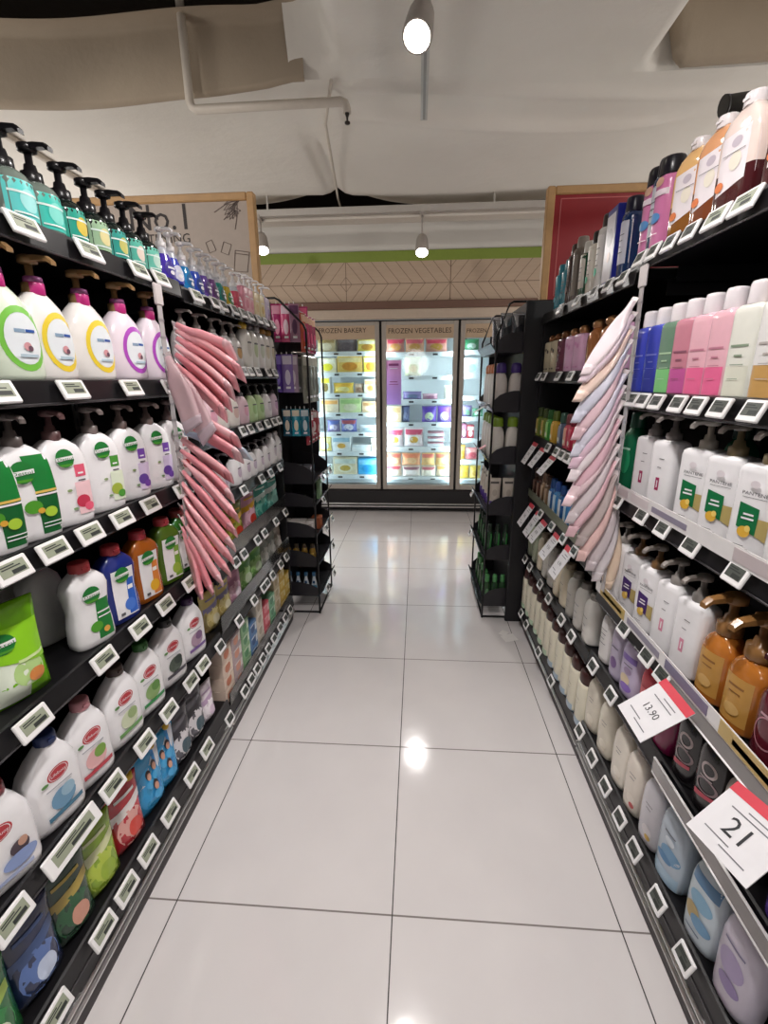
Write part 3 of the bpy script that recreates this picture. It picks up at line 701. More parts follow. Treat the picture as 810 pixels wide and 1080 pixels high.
GUARD = {('LF', 4), ('LF', 5), ('LF', 6)}
CLEARRAIL = {('RN', 3), ('RN', 4)}
for key, B in BAYS.items():
    s = B['side']; X = .67*s if s < 0 else .66
    inn = lambda a, b: (min(X+s*a, X+s*b), max(X+s*a, X+s*b))
    t = thing('shelving_unit', {'LN': 'black shelving unit of bottles nearest the camera on the left', 'LF': 'black shelving unit on the left beyond the pink packs', 'RN': 'black shelving unit of bottles nearest the camera on the right', 'RF': 'black shelving unit on the right beyond the pale packs'}[key], 'shelving', (0, 0, 0), 0, 'black shelving units along the aisle')
    a, b = inn(.43, .45); top = B['zb'][0]+.02
    obj('back_panel', MB().box((a, B['y0'], .05), (b, B['y1'], top), M('#121115', .6)), t)
    for y in (B['y0']+.002, B['y1']-.032):
        a, b = inn(.40, .43); u = MB().box((a, y, 0), (b, y+.03, top), BLACK)
        for k in range(30):
            z = .15+k*.05
            if z < top-.03: u.box((a-.0006 if s > 0 else b-.0002, y+.012, z), (a+.0002 if s > 0 else b+.0006, y+.018, z+.025), M('#050506', .8))
        obj('upright', u, t)
    if key[1] == 'F':
        a, b = inn(.012, .45); obj('end_panel', MB().box((a, B['y1']-.003, .06), (b, B['y1']+.012, top), BLACK), t)
    a, b = inn(.012, .44)
    bp = MB().box((a, B['y0'], 0), (b, B['y1'], .06), KICK)
    obj('base_plinth', bp, t)
    ch = MB()
    a, b = inn(-.004, .012); ch.bbox((a, B['y0'], .058), (b, B['y1'], .072), CHROME, .005)
    a, b = inn(.0, .012); ch.bbox((a, B['y0'], .078), (b, B['y1'], .090), CHROME, .004)
    obj('bumper_rail', ch, t)
    for i, z in enumerate(B['zb']):
        base = i == len(B['zb'])-1
        a, b = inn(.006, .43); sf = z+.034
        m = MB().bbox((a, B['y0']+.001, sf-.03), (b, B['y1']-.001, sf), SHELF, .004)
        if base: m.box((a, B['y0']+.001, .058), (b, B['y1']-.001, sf-.028), SHELF)
        else:
            for yb in (B['y0']+.02, B['y1']-.022):
                a2, b2 = inn(.10, .43); m.box((a2, yb, sf-.07), (b2, yb+.003, sf-.028), BLACK)
        sh = obj('shelf', m, t)
        r = MB(); pts = [(.000, z-.006), (.006, z+.038), (.012, z+.040), (.012, z-.006)]
        R = [[(X+s*px, y, pz) for px, pz in pts] for y in (B['y0']+.002, B['y1']-.002)]
        if s > 0: R = R[::-1]
        r.loft(R, RAILM, smooth=False)
        a, b = inn(-.002, .002); r.bbox((a, B['y0']+.002, z-.010), (b, B['y1']-.002, z-.004), M('#4a484b', .25, .4), .002)
        obj('price_rail', r, sh)
        if (key, i) in GUARD:
            a, b = inn(.004, .007); obj('acrylic_guard', MB().box((a, B['y0']+.01, sf), (b, B['y1']-.005, sf+(.07 if not base else .055)), ACRYL), sh)
        if (key, i) in CLEARRAIL:
            a, b = inn(-.006, -.003)
            m = MB().box((a, B['y0']+.01, z-.006), (b, .09, z+.036), M('#8f8b8a', .15, .25)); a, b = inn(-.008, -.002)
            m.bbox((a, B['y0']+.01, z-.01), (b, .09, z-.004), WHITE, .002).bbox((a, B['y0']+.01, z+.034), (b, .09, z+.039), WHITE, .002)
            obj('clear_price_channel', m, sh)
        if (key, i) == ('RF', 3):
            a, b = inn(-.002, .002); obj('green_fence', MB().box((a, B['y0']+.01, sf+.005), (b, B['y1']-.005, sf+.045), M('#6f7360', .35)), sh)

# electronic shelf labels
FR = M('#eceaea', .4); SCRN = M('#9aa08c', .3, 0, .1); INKD = M('#2e3230', .6); DARKS = M('#4b4f4a', .3)
def esl_meshes(w, h, dark=False):
    # local frame: x along the shelf, y outwards negative, z up; tilted back
    T = Matrix.Rotation(math.radians(-24), 4, 'X')
    f = MB().bbox((-w/2, -.009, -h/2), (w/2, -.002, h/2), FR, .002, T)
    g = MB(); sw, sh_ = w*.74, h*.58; zo = h*.06
    g.box((-sw/2, -.0096, -sh_/2+zo), (sw/2, -.0088, sh_/2+zo), DARKS if dark else SCRN, T)
    for zf, x0, x1 in ((.3, -.42, .1), (.12, -.42, .3), (-.25, -.1, .42)):
        t = .045 if zf > -.2 else .16
        g.box((sw*x0, -.0099, zo+sh_*(zf-t)), (sw*x1, -.0095, zo+sh_*(zf+t)), INKD, T)
    return f.mesh('housing'), g.mesh('screen')
ESL = {'L': esl_meshes(.074, .042), 'M': esl_meshes(.056, .042, True), 'S': esl_meshes(.058, .041, True), 'W': esl_meshes(.15, .044)}
def esls(bay, i, items, Z=0):
    B = BAYS[bay]; s = B['side']; X = .665*s if s < 0 else .655; z = B['zb'][i]+.017+Z
    L = sorted((Yof(px, X, z), k) for px, k in items)
    for j, (Y, k) in enumerate(L):
        lb = 'white electronic price label, %s from camera on the %s\'s %s' % (ORD[j] if j else 'first', B['txt'], sname(bay, i))
        t = thing('electronic_shelf_label', lb, 'price label', (X-s*.001, Y, z), PI/2 if s < 0 else -PI/2, 'price labels on the %s' % B['txt'])
        f, g = ESL[k]; link('housing', f, t); link('screen', g, t)
Ls = lambda k, *p: [(x, k) for x in p]
esls('LN', 0, Ls('L', 23, 92, 145, 168)); esls('LF', 0, Ls('L', 206) + Ls('S', 225, 234, 246, 255, 263, 272, 279, 287))
esls('LN', 1, Ls('L', -5, 75, 137, 178)); esls('LF', 1, Ls('S', 256, 263, 271, 282, 289))
esls('LN', 2, Ls('L', 10, 55, 93, 127, 157, 190)); esls('LF', 2, Ls('S', 255, 263, 272.5, 281, 288, 293))
esls('LN', 3, Ls('L', 33, 108, 146, 173, 199)); esls('LF', 3, Ls('S', 256, 275, 284.5, 294))
esls('LN', 4, Ls('L', 11, 117, 151, 176.6, 200, 213) + Ls('W', 75)); esls('LF', 4, Ls('S', 247.5, 256, 270.5, 278, 290, 300))
esls('LN', 5, Ls('L', 56, 107, 132, 155, 178, 201, 217)); esls('LF', 5, Ls('S', 231, 251, 267, 277, 280.5, 286.5, 295, 301))
esls('LF', 6, Ls('S', 241, 257, 264, 270, 276, 282, 288, 294.5, 300, 305))
esls('RN', 0, Ls('L', 789, 758) + Ls('M', 730, 709, 691, 677)); esls('RF', 0, Ls('M', 659, 643, 628, 610, 592))
esls('RN', 1, Ls('S', 661, 669, 680, 694.6) + Ls('M', 717, 737, 762, 797)); esls('RF', 1, Ls('S', 569, 575, 590, 603))
esls('RN', 2, Ls('M', 653, 678.6, 701, 731, 779.5)); esls('RF', 2, Ls('S', 579, 588, 594, 600, 606))
esls('RN', 3, Ls('M', 660, 684.5, 701)); esls('RF', 3, Ls('S', 571, 583, 595, 607))
esls('RN', 4, Ls('M', 627, 646)); esls('RF', 4, Ls('S', 555, 560, 571, 580, 593.5, 604))
esls('RN', 5, Ls('M', 613, 626, 640, 655.5, 671, 695.5, 724)); esls('RF', 5, Ls('S', 550.6, 556, 569, 582.5))

# hanging price cards
CARD = M('#dddbde', .5); REDC = M('#cf3a4a', .45); PINKC = M('#d9707a', .45)
def price_card(label, pts, w, red, price=None, grp=None):
    """pts: top-centre and bottom-centre of the card (world)"""
    a, b = Vector(pts[0]), Vector(pts[1]); d = b-a; L = d.length; zax = -d.normalized()
    xax = Vector((0, -1, 0)); yax = zax.cross(xax).normalized(); xax = yax.cross(zax)
    Mx = Matrix((xax, yax, zax)).transposed().to_4x4(); Mx.translation = b
    t = thing('price_card', label, 'price card', (0, 0, 0), 0, grp); t.matrix_world = Mx
    c = MB().box((-w/2, -.0008, 0), (w/2, .0008, L), CARD); obj('card', c, t)
    h = MB().box((-w/2, -.0014, L*.84), (w/2, -.0009, L), red); obj('red_header', h, t)
    g = MB()
    for zf, x0, x1 in ((.74, -.1, .3), (.66, -.3, .3), (.2, -.35, .05), (.13, -.05, .35)): g.box((w*x0, -.0012, L*zf), (w*x1, -.0009, L*(zf+.018)), M('#6a6a70', .6))
    if price:
        v, f = text_tris(price); ww = max(p[0] for p in v)-min(p[0] for p in v); k = w*(.3 if len(price) < 4 else .42)/ww; n = len(g.v)
        for x, y in v: g.v.append((x*k, -.0013, L*.45+y*k))
        for q in f: g.face([n+i for i in q], M('#2a2a2e', .6))
    obj('print', g, t)
X1 = .656
gc = lambda px, py, X: atX(px, py, X)
for j, (p, q) in enumerate((((565.5, 467), (552, 489)), ((573.5, 473), (561, 494)), ((584, 482), (568, 500)))):
    a = gc(*p, X1); b = gc(*q, X1-.06); b.y = a.y; price_card('price card with red top, %s from the far end, right far third shelf' % ('first', 'second', 'third')[j], (a, b), .085, REDC, '5.90', 'price cards on the right far unit')
for j, (p, q) in enumerate((((562, 532), (546, 552)), ((569, 541), (553, 564)), ((575, 550), (556, 567)), ((589, 564), (570, 587)), ((602, 578), (579, 604)))):
    a = gc(*p, X1); b = gc(*q, X1-.065); b.y = a.y; price_card('price card with red top, %s from the far end, right far fourth shelf' % ('first', 'second', 'third', 'fourth', 'last')[j], (a, b), .085, REDC, ('7.90', '7.90', '8.90', '9.50', '6.90')[j], 'price cards on the right far unit')
a = (Vector(gc(703, 716, .645))+Vector(gc(735, 745, .645)))/2; b = (Vector(gc(704, 785, .575))+Vector(gc(677, 755, .575)))/2
a.z = .708; b.y = a.y; price_card('large price card reading 13.90 with red top over the dark bottles', (a, b-(a-b)*.45), .12, REDC, '13.90')
a = Vector(gc(812, 852, .645)); b = Vector(gc(782, 913, .575)); b.y = a.y-.02
price_card('large price card reading 21 at the right edge below the amber pump bottles', (a, b-(a-b)*.3), .125, REDC, '21')

# ------------------------------------------------------------------ product kinds
c = M
GRN = c('#1f7a34', .35); GRN2 = c('#4f9a2c', .35); WH = c('#f1eff1', .28); INKG = c('#5c5a60', .5)
PB = c('#141215', .3)
def logo_oval(cx, cz, ax, az, word='Dettol'):
    return [('ell', cx, cz, ax, az, GRN), ('quad', [(cx-ax*.82, cz-az*.62), (cx+ax*.82, cz-az*.62), (cx+ax*.55, cz-az*.86), (cx-ax*.55, cz-az*.86)], GRN2),
            ('quad', [(cx-ax*1.0, cz-az*.28), (cx+ax*1.0, cz-az*.16), (cx+ax*1.0, cz+az*.24), (cx-ax*1.0, cz+az*.12)], WH), ('text', word, cx, cz-.005, ax*1.7, az*.3, GRN)]
def red_oval(cx, cz, ax, az): return [('ell', cx, cz, ax, az, c('#b9323c', .35)), ('ring', cx, cz, ax*.86, az*.86, .07, WH), ('text', 'Lifebuoy', cx, cz, ax*1.4, az*.4, WH)]
# L1: round teal-labelled pump bottles
TEAL = [('#5fd0cc', '#9fe0de'), ('#3cc4b4', '#7fd9cc'), ('#22a08c', '#d9c14a'), ('#9dbf9a', '#e0d59a'), ('#2a9c90', '#c4c26a'), ('#58b8a4', '#e6d6c8'), ('#6fc9b4', '#bfe0d2')]
for i, (a, b) in enumerate(TEAL):
    g = [('rect', -1, 1, .10, .76, c(a, .35)), ('ell', .1, .42, .42, .2, c(b, .35)), ('rect', -.7, .6, .52, .56, c('#e4f2ee', .4)), ('rect', -.6, .5, .17, .20, c('#e4f2ee', .4))]
    kind('teal%d' % i, 'loft', .043 if i < 2 else .039, .043 if i < 2 else .039, .098 if i < 2 else .092, c('#6f7a72' if i < 2 else '#16201d', .12, coat=.5), 2, 'pump', PB, .0185, None, g, prof='shoulder')
# clear hand soap pumps
SOAP = [('#4a34b4', '#3c2c8c'), ('#3a48c4', '#d8d8ee'), ('#1f86c8', '#14639c'), ('#3455c4', '#28418f'), ('#6a4aa8', '#4b357c'), ('#7a4a94', '#56356a'), ('#1f8f88', '#15625e'), ('#c4a92c', '#3c8c4a'), ('#d8506c', '#b03c58')]
PW = c('#ece9ea', .3)
for i, (a, b) in enumerate(SOAP):
    g = [('ell', .0, .34, .62, .24, c(b, .3)), ('rect', -.4, .4, .36, .42, c('#e8e8f0', .4)), ('ell', 0, .26, .25, .06, c('#f2eef4', .4))]
    kind('soap%d' % i, 'loft', .040, .030, .096, c(a, .1, coat=.6), 2.1, 'pump', PW, .014, None, g, prof='soap', bands=[(.8, 1, c('#cfd2dc', .1, coat=.6))])
for i, (a, b) in enumerate([('#eba0b4', '#d8708c'), ('#f0b4c0', '#e08aa0'), ('#efdcb0', '#e0c48a'), ('#f0e2b4', '#d8b86a'), ('#dcd0ea', '#b8a8d4')]):
    g = [('rect', -.8, .8, .12, .72, c(a, .35)), ('ell', 0, .36, .5, .16, c(b, .4)), ('rect', -.5, .5, .6, .64, c('#fbf6f4', .4))]
    kind('softsoap%d' % i, 'loft', .042, .028, .108, c(a, .3), 5, 'pump', PW, .013, None, g, prof='straight')
# L2: white oval bottles with a coloured ring
GOLDP = c('#8f6f4a', .3); PINKT = c('#c2307e', .3)
def neck_tag(h, r=.017):
    m = MB().lathe([(0, r), (.002, r*1.08), (.022, r*1.08), (.024, r)], PINKT, (0, -.004, h-.004)); m.lathe([(.024, r*1.05), (.034, r*.98), (.036, r*.6)], c('#8a4a7a', .2), (0, -.004, h-.004)); return [('neck_band', m)]
for nm, ring, body in (('y', '#f0d23c', '#f3efec'), ('p', '#b44fc0', '#efe2ec'), ('g', '#7cc84c', '#e4f0dc')):
    g = [('ring', .18, .46, .72, .34, .2, c(ring, .35)), ('ell', .18, .46, .58, .27, c('#eaf0f4', .35)), ('rect', -.12, .2, .52, .56, c('#8fa8c0', .4)), ('rect', .22, .55, .53, .56, c('#2c5aa8', .4)),
         ('ell', .2, .38, .13, .045, c('#d49aa0', .4)), ('ell', .28, .36, .08, .03, c('#6a4a5a', .4)), ('rect', -.1, .5, .27, .30, c('#b8ccd8', .4))]
    kind('ring_'+nm, 'loft', .066, .038, .172, c(body, .25), 2.2, 'pump', GOLDP, .019, None, g, prof='oval', extra=neck_tag(.172))
# L3: tall white body wash
NK = c('#6a5f5c', .35)
def det(key, gf, neck='#6f6663', body='#f2f0f2', w=.056, h=.188, capk='pump'):
    kind(key, 'loft', w, .03, h, c(body, .24), 4.2, capk, c(neck, .35), .0165, None, gf, prof='taper')
st = lambda *z: [('rect', .18, .82, z[0], z[1], z[2])]
det('det_green', [('quad', [(.12, .06), (.86, .06), (.88, .52), (.12, .52)], c('#12602c', .35)), ('quad', [(.12, .52), (.88, .52), (.78, .90), (-.1, .90)], c('#1c8038', .35)), ('rect', .1, .88, .50, .525, c('#e0c060', .4)), ('rect', .1, .88, .47, .49, WH), ('rect', .16, .84, .13, .14, WH), ('rect', .16, .84, .17, .18, WH), ('ell', -.06, .37, .3, .07, GRN2), ('ell', .48, .29, .22, .055, c('#a8cc3c', .35)), ('ell', .16, .32, .12, .03, c('#d8a43c', .35))] + logo_oval(-.2, .74, .38, .115))
def strip(key, c1, c2, c3, neck, body='#f2f0f2'):
    det(key, [('rect', .3, .72, .56, .7, c(c1, .35)), ('rect', .4, .62, .59, .61, WH), ('rect', .36, .66, .51, .525, INKG), ('rect', .2, .84, .12, .5, c(c2, .35)), ('ell', .42, .27, .28, .075, c(c3, .35)), ('ell', .62, .2, .2, .05, c(c1, .35)), ('ell', -.05, .42, .1, .015, c('#8aa06a', .4)), ('ell', .05, .2, .1, .015, c('#7a9a6a', .4))] + logo_oval(.0, .79, .34, .105), neck, body)
strip('det_pink', '#e8607c', '#f6cdd2', '#c83a54', '#6b4e4e'); strip('det_avo', '#4f9a3c', '#e2ecd4', '#a8b848', '#7a6f6c')
strip('det_purp', '#7a4cb0', '#dccce8', '#6a48a0', '#7a6a66'); strip('det_red', '#d06a70', '#ecd0d0', '#b8383c', '#6f5f5e')
# L4: translucent shower gel with coloured flip caps
def gel(key, body, lab, acc, cap, white=False):
    g = [('rect', -.62, .66, .08, .78, WH), ('quad', [(.1, .10), (.64, .10), (.6, .62), (.2, .62)], c(acc, .35)), ('ell', .2, .24, .32, .09, c(lab, .35)), ('rect', .2, .5, .46, .52, c('#f6f4ee', .4)), ('rect', -.45, -.2, .12, .16, INKG)]
    if white: g = [('quad', [(.0, .08), (.8, .08), (.76, .6), (.1, .6)], GRN), ('rect', .1, .78, .42, .44, WH), ('rect', .1, .78, .36, .375, WH), ('ell', -.05, .26, .3, .07, GRN2), ('ell', .4, .18, .16, .04, c('#d8a44c', .35))]
    kind(key, 'loft', .05, .028, .185, c(body, .15, coat=.4), 4, 'flip', c(cap, .3), .022, None, g + logo_oval(-.05, .70, .42, .11), prof='waist')
gel('gel_white', '#f0eef0', '#4f9a2c', '#1f7a34', '#b8464a', True); gel('gel_blue', '#23307c', '#4a78d0', '#2f62c0', '#b84048'); gel('gel_orange', '#a85a1c', '#eab42c', '#e0863c', '#b03a44')
gel('gel_green', '#4c6a1c', '#9cb848', '#7ca83c', '#b03e46'); gel('gel_green2', '#2f6a20', '#6a9a3c', '#5a8a34', '#8a3a3a')
kind('gel_plain', 'loft', .047, .032, .185, c('#e6e3e4', .28), 2.8, 'flip', c('#8a4a4c', .35), .022, prof='waist')
kind('lime_pouch', 'pouch', .062, .036, .2, c('#7cc41c', .2), gfx=[('rect', -.95, .2, .03, .5, c('#e6efdc', .3)), ('ell', .25, .3, .5, .14, c('#b8d88c', .35)), ('ell', .45, .24, .28, .07, c('#d8894a', .35)), ('quad', [(-.9, .5), (.95, .36), (.95, .78), (-.9, .8)], c('#8fd024', .3)), ('rect', .0, .9, .42, .45, c('#d8ecac', .35))] + logo_oval(-.35, .66, .44, .1))
# L5: white slanting bottles with a red oval
def lb(key, a, b, cap, bar):
    g = red_oval(.08, .66, .38, .085) + [('ell', .12, .34, .44, .13, c(a, .35)), ('ell', .3, .4, .25, .08, c(b, .35)), ('quad', [(-.5, .15), (.75, .17), (.75, .225), (-.5, .205)], c(bar, .35)), ('rect', -.4, .5, .52, .535, c('#a8a8b0', .4)), ('ell', -.42, .62, .12, .02, c('#5a8a4a', .4))]
    kind(key, 'loft', .062, .03, .19, c('#f2f0f2', .25), 4, 'flip', c(cap, .35), .02, None, g, prof='slant', slant=.25)
lb('lb_blue', '#6c98b8', '#9abcd0', '#2a3a68', '#3f7490'); lb('lb_pink', '#e8b4b4', '#7ca444', '#c88a92', '#c0404c'); lb('lb_pale', '#d0d8b8', '#9ab078', '#4a3a34', '#6a9a58')
lb('lb_green', '#88a868', '#5a8a3c', '#3a7038', '#2f8a4a'); lb('lb_char', '#4a564a', '#2e3a34', '#2a2a2c', '#4a4650'); lb('lb_purp', '#a88ca0', '#7a5a80', '#4a2f58', '#7a5a9a')
kind('lb_family', 'loft', .062, .03, .19, c('#f2f0f2', .25), 4, 'flip', c('#8a3a40', .35), .02, None, red_oval(-.1, .66, .38, .085) + [('ell', .35, .38, .28, .08, c('#4a3a44', .4)), ('ell', .45, .42, .14, .05, c('#c89a84', .4)), ('ell', .3, .26, .5, .08, c('#8ca0d0', .4)), ('rect', -.6, .6, .12, .16, c('#a8b4d8', .4))], prof='slant', slant=.25)
# pouches
def pch(key, a, b, d, e, w=.055, h=.2, hd=.03, sp=None):
    g = [('ell', 0, .34, .8, .26, c(b, .3)), ('quad', [(-.9, .5), (.9, .62), (.9, .74), (-.9, .64)], c(d, .3)), ('ell', .15, .3, .4, .13, c(e, .35)), ('rect', -.6, .6, .8, .84, c(d, .35))]
    ex = None
    if sp: ex = [('spout', MB().lathe([(0, .012), (.004, .013), (.02, .012), (.022, .006)], c(sp, .3), (w*.55, 0, h*.93)))]
    kind(key, 'pouch', w, hd, h, c(a, .2, coat=.3), gfx=g, extra=ex)
pch('p_green', '#1c6a34', '#2f8a44', '#9cb84c', '#d8e0c4'); pch('p_navy', '#232f52', '#5c78b4', '#3c5484', '#c8d4ec'); pch('p_dgreen', '#173a26', '#285a38', '#b09a48', '#d49a84')
pch('p_lime', '#88a824', '#b8cc48', '#d8dca8', '#9cb838'); pch('p_red', '#b82430', '#e0a49c', '#ece4e2', '#d8483c', sp='#d8b024'); pch('p_char', '#5a5860', '#d4d0d4', '#2e2c34', '#3f5660')
pch('p_white', '#ded4dc', '#efe8ee', '#b49ab8', '#d8c4d8', .045, .15); pch('p_olive', '#8a8a3c', '#a8a848', '#e8b83c', '#c8402c', .07, .18); pch('p_stripe', '#d8a0b4', '#e8b8c8', '#e8b02c', '#c83c2c', .07, .19)
pch('p_teal', '#4aa898', '#7cc4b4', '#d4ece4', '#3c8c80', .075, .2); pch('p_teal2', '#6cb8ac', '#9cd4c8', '#e0f0ec', '#8cc0b4', .07, .2)
pch('p_fgreen', '#86b86a', '#a8d088', '#5c9a54', '#d4e4c4', .07, .19); pch('p_grey', '#a8a8a0', '#c8c8c0', '#8a9288', '#e4e2dc', .06, .18); pch('p_clear', '#b8b0a4', '#d0cac2', '#a09488', '#e8e4de', .05, .16)
pch('p_yel', '#d8c47c', '#e8d898', '#8a84a8', '#f0e8c8', .055, .16); pch('p_pink', '#d8a0b8', '#ecc4d4', '#b87c98', '#f4e0ea', .06, .17)
# family pouch: blue with three faces
g = [('quad', [(-.9, .45), (.6, .95), (.9, .95), (.9, .45)], c('#e2e6ee', .3)), ('ell', -.1, .42, .85, .34, c('#2c9ad4', .3)), ('rect', .3, .5, .3, .95, c('#2c86c8', .3))]
for x, z in ((-.2, .62), (.25, .7), (.05, .42)): g += [('ell', x, z+.03, .17, .075, c('#2c2024', .5)), ('ell', x+.02, z, .13, .06, c('#d09c86', .5)), ('ell', x, z-.12, .24, .07, c('#4aa8dc', .4))]
kind('p_family', 'pouch', .058, .03, .2, c('#2f96cc', .2, coat=.3), gfx=g, extra=[('spout', MB().lathe([(0, .012), (.004, .013), (.02, .012), (.022, .006)], c('#d8b024', .3), (.03, 0, .186)))])
# far-left soaps and bottles
def fb(key, body, cap, acc, capk='pump', hw=.043, hd=.03, h=.12, prof='oval', n=2.3, r=.014, dot=True):
    kind(key, 'loft', hw, hd, h, c(body, .28), n, capk, c(cap, .3), r, None, [('ell', 0, .5, .45, .2, c(acc, .35)), ('rect', -.4, .4, .64, .68, INKG)] if dot else None, prof=prof, seg=18)
fb('fb_wtall_y', '#efece6', '#d8b83c', '#d8d4cc', 'ball', .042, .03, .165, 'shoulder', 2.6, .02); fb('fb_wtall_w', '#efecea', '#d8d4d4', '#cfd4c4', 'ball', .042, .03, .165, 'shoulder', 2.6, .018)
fb('fb_wtall_o', '#efece6', '#c4904a', '#d8ceb8', 'ball', .042, .03, .165, 'shoulder', 2.6, .02); fb('fb_wtall_g', '#ecebe4', '#8a8488', '#c4cfa8', 'ball', .042, .03, .165, 'shoulder', 2.6, .018)
fb('fb_grey', '#d8d4d4', '#9a928e', '#c49a64', 'pump', .045, .032, .12); fb('fb_cream', '#efe8e2', '#4a464a', '#e0c0b8'); fb('fb_pink', '#ecccd6', '#4a464a', '#e4a8bc'); fb('fb_green', '#c4dea8', '#4a4a48', '#a4c884')
fb('fb_white', '#f0ecee', '#4a464a', '#dcd4dc'); fb('fb_lilac', '#e8d4e4', '#4a464a', '#d0a8cc'); fb('fb_w4', '#efecee', '#5a565a', '#c8b4c8', 'pump', .045, .03, .11, 'oval', 2.3, .012)
fb('fb_w5', '#f0eef0', '#d8d4d8', '#d4c8d4', 'flip', .045, .03, .14, 'slant', 2.4, .014)
def bx(key, a, b, d, hw=.045, hd=.03, h=.06):
    kind(key, 'box', hw, hd, h, c(a, .4), gfx=[('ell', -.1, .5, .55, .34, c(b, .4)), ('rect', .4, .85, .2, .8, c(d, .4)), ('rect', -.8, .2, .78, .88, c(d, .4))])
bx('bx_peach', '#dcc6b6', '#c87a5c', '#e8d8c4'); bx('bx_lilac', '#b8a4a8', '#d89a84', '#e4dcd8'); bx('bx_green', '#8cb488', '#4c8c5c', '#d4e4cc'); bx('bx_blue', '#5c84b4', '#2c5488', '#dce4ec'); bx('bx_cream', '#d4cabc', '#b0a490', '#e8e2d8')
bx('bx_red', '#d4606c', '#e88c94', '#f0c4c4'); bx('bx_teal', '#7cb48c', '#548c68', '#c8dcc8'); bx('bx_beige', '#d0c0a0', '#b8a47c', '#e4dcc8'); bx('bx_yellow', '#d8b448', '#e8cc74', '#f0e4b4')

# right side ------------------------------------------------
def tall(key, body, lab, cap, acc, capk='tall', hw=.032, hd=.032, h=.165, r=.022, n=2.2, prof='straight', bottom=None, lz=(.12, .86), coat=.2, bars=4, seg=22):
    g = []
    if lab: g.append(('rect', -.95, .95, lz[0], lz[1], c(lab, .3)))
    for k in range(bars): g.append(('rect', -.5+.1*(k % 2), .5-.12*(k % 3), .66-.09*k, .672-.09*k, INKG))
    if acc: g.append(('ell', 0, .3, .42, .07, c(acc, .35)))
    kind(key, 'loft', hw, hd, h, c(body, .22, coat=coat), n, capk, c(cap, .28), r, None, g, prof=prof, bands=bottom, seg=seg)
tall('t_teal', '#2c8ca0', None, '#2f7484', '#4aa4b4', hw=.035, h=.15); tall('t_brown', '#3c2824', None, '#4a3430', '#6a4c44', h=.19); tall('t_grey', '#6a6058', '#7c7268', '#8a8078', None, h=.2)
tall('t_wstrip', '#1f4a34', '#d8d2c8', '#d8d4cc', None, h=.16, lz=(.22, .95)); tall('t_wgreen', '#d8d0c4', '#e0dacf', '#2a2424', '#2cb88c', h=.17, lz=(.3, .95)); tall('t_wswirl', '#d8d4d0', '#e2dedb', '#3a2c2c', '#3cc49c', h=.2, lz=(.28, .96))
kind('t_silver', 'box', .045, .03, .225, c('#232a8c', .3), gfx=[('rect', -.98, .78, .04, .92, c('#d4d0d8', .3)), ('ell', -.1, .62, .55, .12, c('#b4b4bc', .3)), ('ell', .0, .36, .3, .07, c('#e6ccc4', .3)), ('rect', .8, .98, .04, .96, c('#1a1f7c', .3))])
tall('t_navy', '#16305c', '#c8c8d4', '#141228', None, hw=.032, h=.185, lz=(.22, .98), r=.026); tall('t_pink', '#d880b0', '#e086b4', '#15121c', None, hw=.034, h=.18, r=.03, bars=0, lz=(.05, .98))
k = KINDS['t_pink']; _, S_ = loft_body('straight', .034, .034, .18, 2.2, WH)
k['parts'][-1] = ('printed_label', graphics([('rect', -.98, .98, .72, .8, c('#ecdce6', .3)), ('ell', .1, .9, .4, .06, c('#d4a890', .3)), ('ell', 0, .44, .55, .07, c('#5a94d0', .3)), ('rect', -.5, .5, .22, .235, c('#f2d8e4', .3))], S_).mesh('printed_label'))
# oil bottles: amber bottom, white label, peach top
for nm, ob, top in (('a', '#8a5418', '#e8b878'), ('b', '#7a3c1c', '#e0a070'), ('c', '#4a1c20', '#ecd8d0')):
    g = [('quad', [(-.98, .16), (.98, .3), (.98, .78), (-.98, .74)], c('#efe6ea', .25)), ('ell', .1, .66, .26, .05, c('#c4b8c4', .3)), ('ell', .15, .48, .3, .09, c('#ece4d4', .3)), ('ell', -.5, .28, .22, .05, c('#e0804c', .3)), ('rect', -.5, .6, .56, .567, INKG)]
    kind('oil_'+nm, 'loft', .052, .028, .185, c(top, .12, coat=.5), 5, 'flip', c('#efe8ea', .25), .02, None, g, prof='shoulder', bands=[(0, .3, c(ob, .1, coat=.6))])
kind('oil_tall', 'loft', .036, .03, .225, c('#f0ecec', .2), 3, 'tall', c('#f4f2f2', .25), .016, None, [('quad', [(-.9, .1), (.9, .1), (.9, .85), (-.9, .85)], c('#ece8ec', .3)), ('ell', 0, .55, .4, .07, c('#d8dc9c', .3))], prof='shoulder')
# R2
def r2(key, top, bot, text='#7a6a74', cap='#e8e0e4', hw=.036):
    g = [('rect', -.98, .98, .04, .36, c(bot, .3)), ('rect', -.6, .6, .56, .585, c(text, .4)), ('rect', -.25, .3, .46, .48, c(text, .4)), ('rect', -.4, .5, .37, .38, c(text, .4)), ('rect', -.4, .3, .22, .228, c(text, .4))]
    kind(key, 'loft', hw, .026, .178, c(top, .2, coat=.3), 5, 'tall', c(cap, .25), .021, None, g, prof='straight')
r2('r2_blue', '#3a48b8', '#3440a8', '#6a74c8'); r2('r2_green', '#6a8a74', '#7cc47c', '#a8c8a4'); r2('r2_rose', '#c88494', '#c05a98', '#8a5468'); r2('r2_pink', '#e8b4c0', '#e86c98', '#c07c90'); r2('r2_white', '#e6e6dc', '#dcdccc', '#8a9a84'); r2('r2_wgold', '#e6e4e2', '#c49a5c', '#b4aca8', '#d8a860', .04); r2('r2_grey', '#d4d0d8', '#e0dce0', '#3a383c')
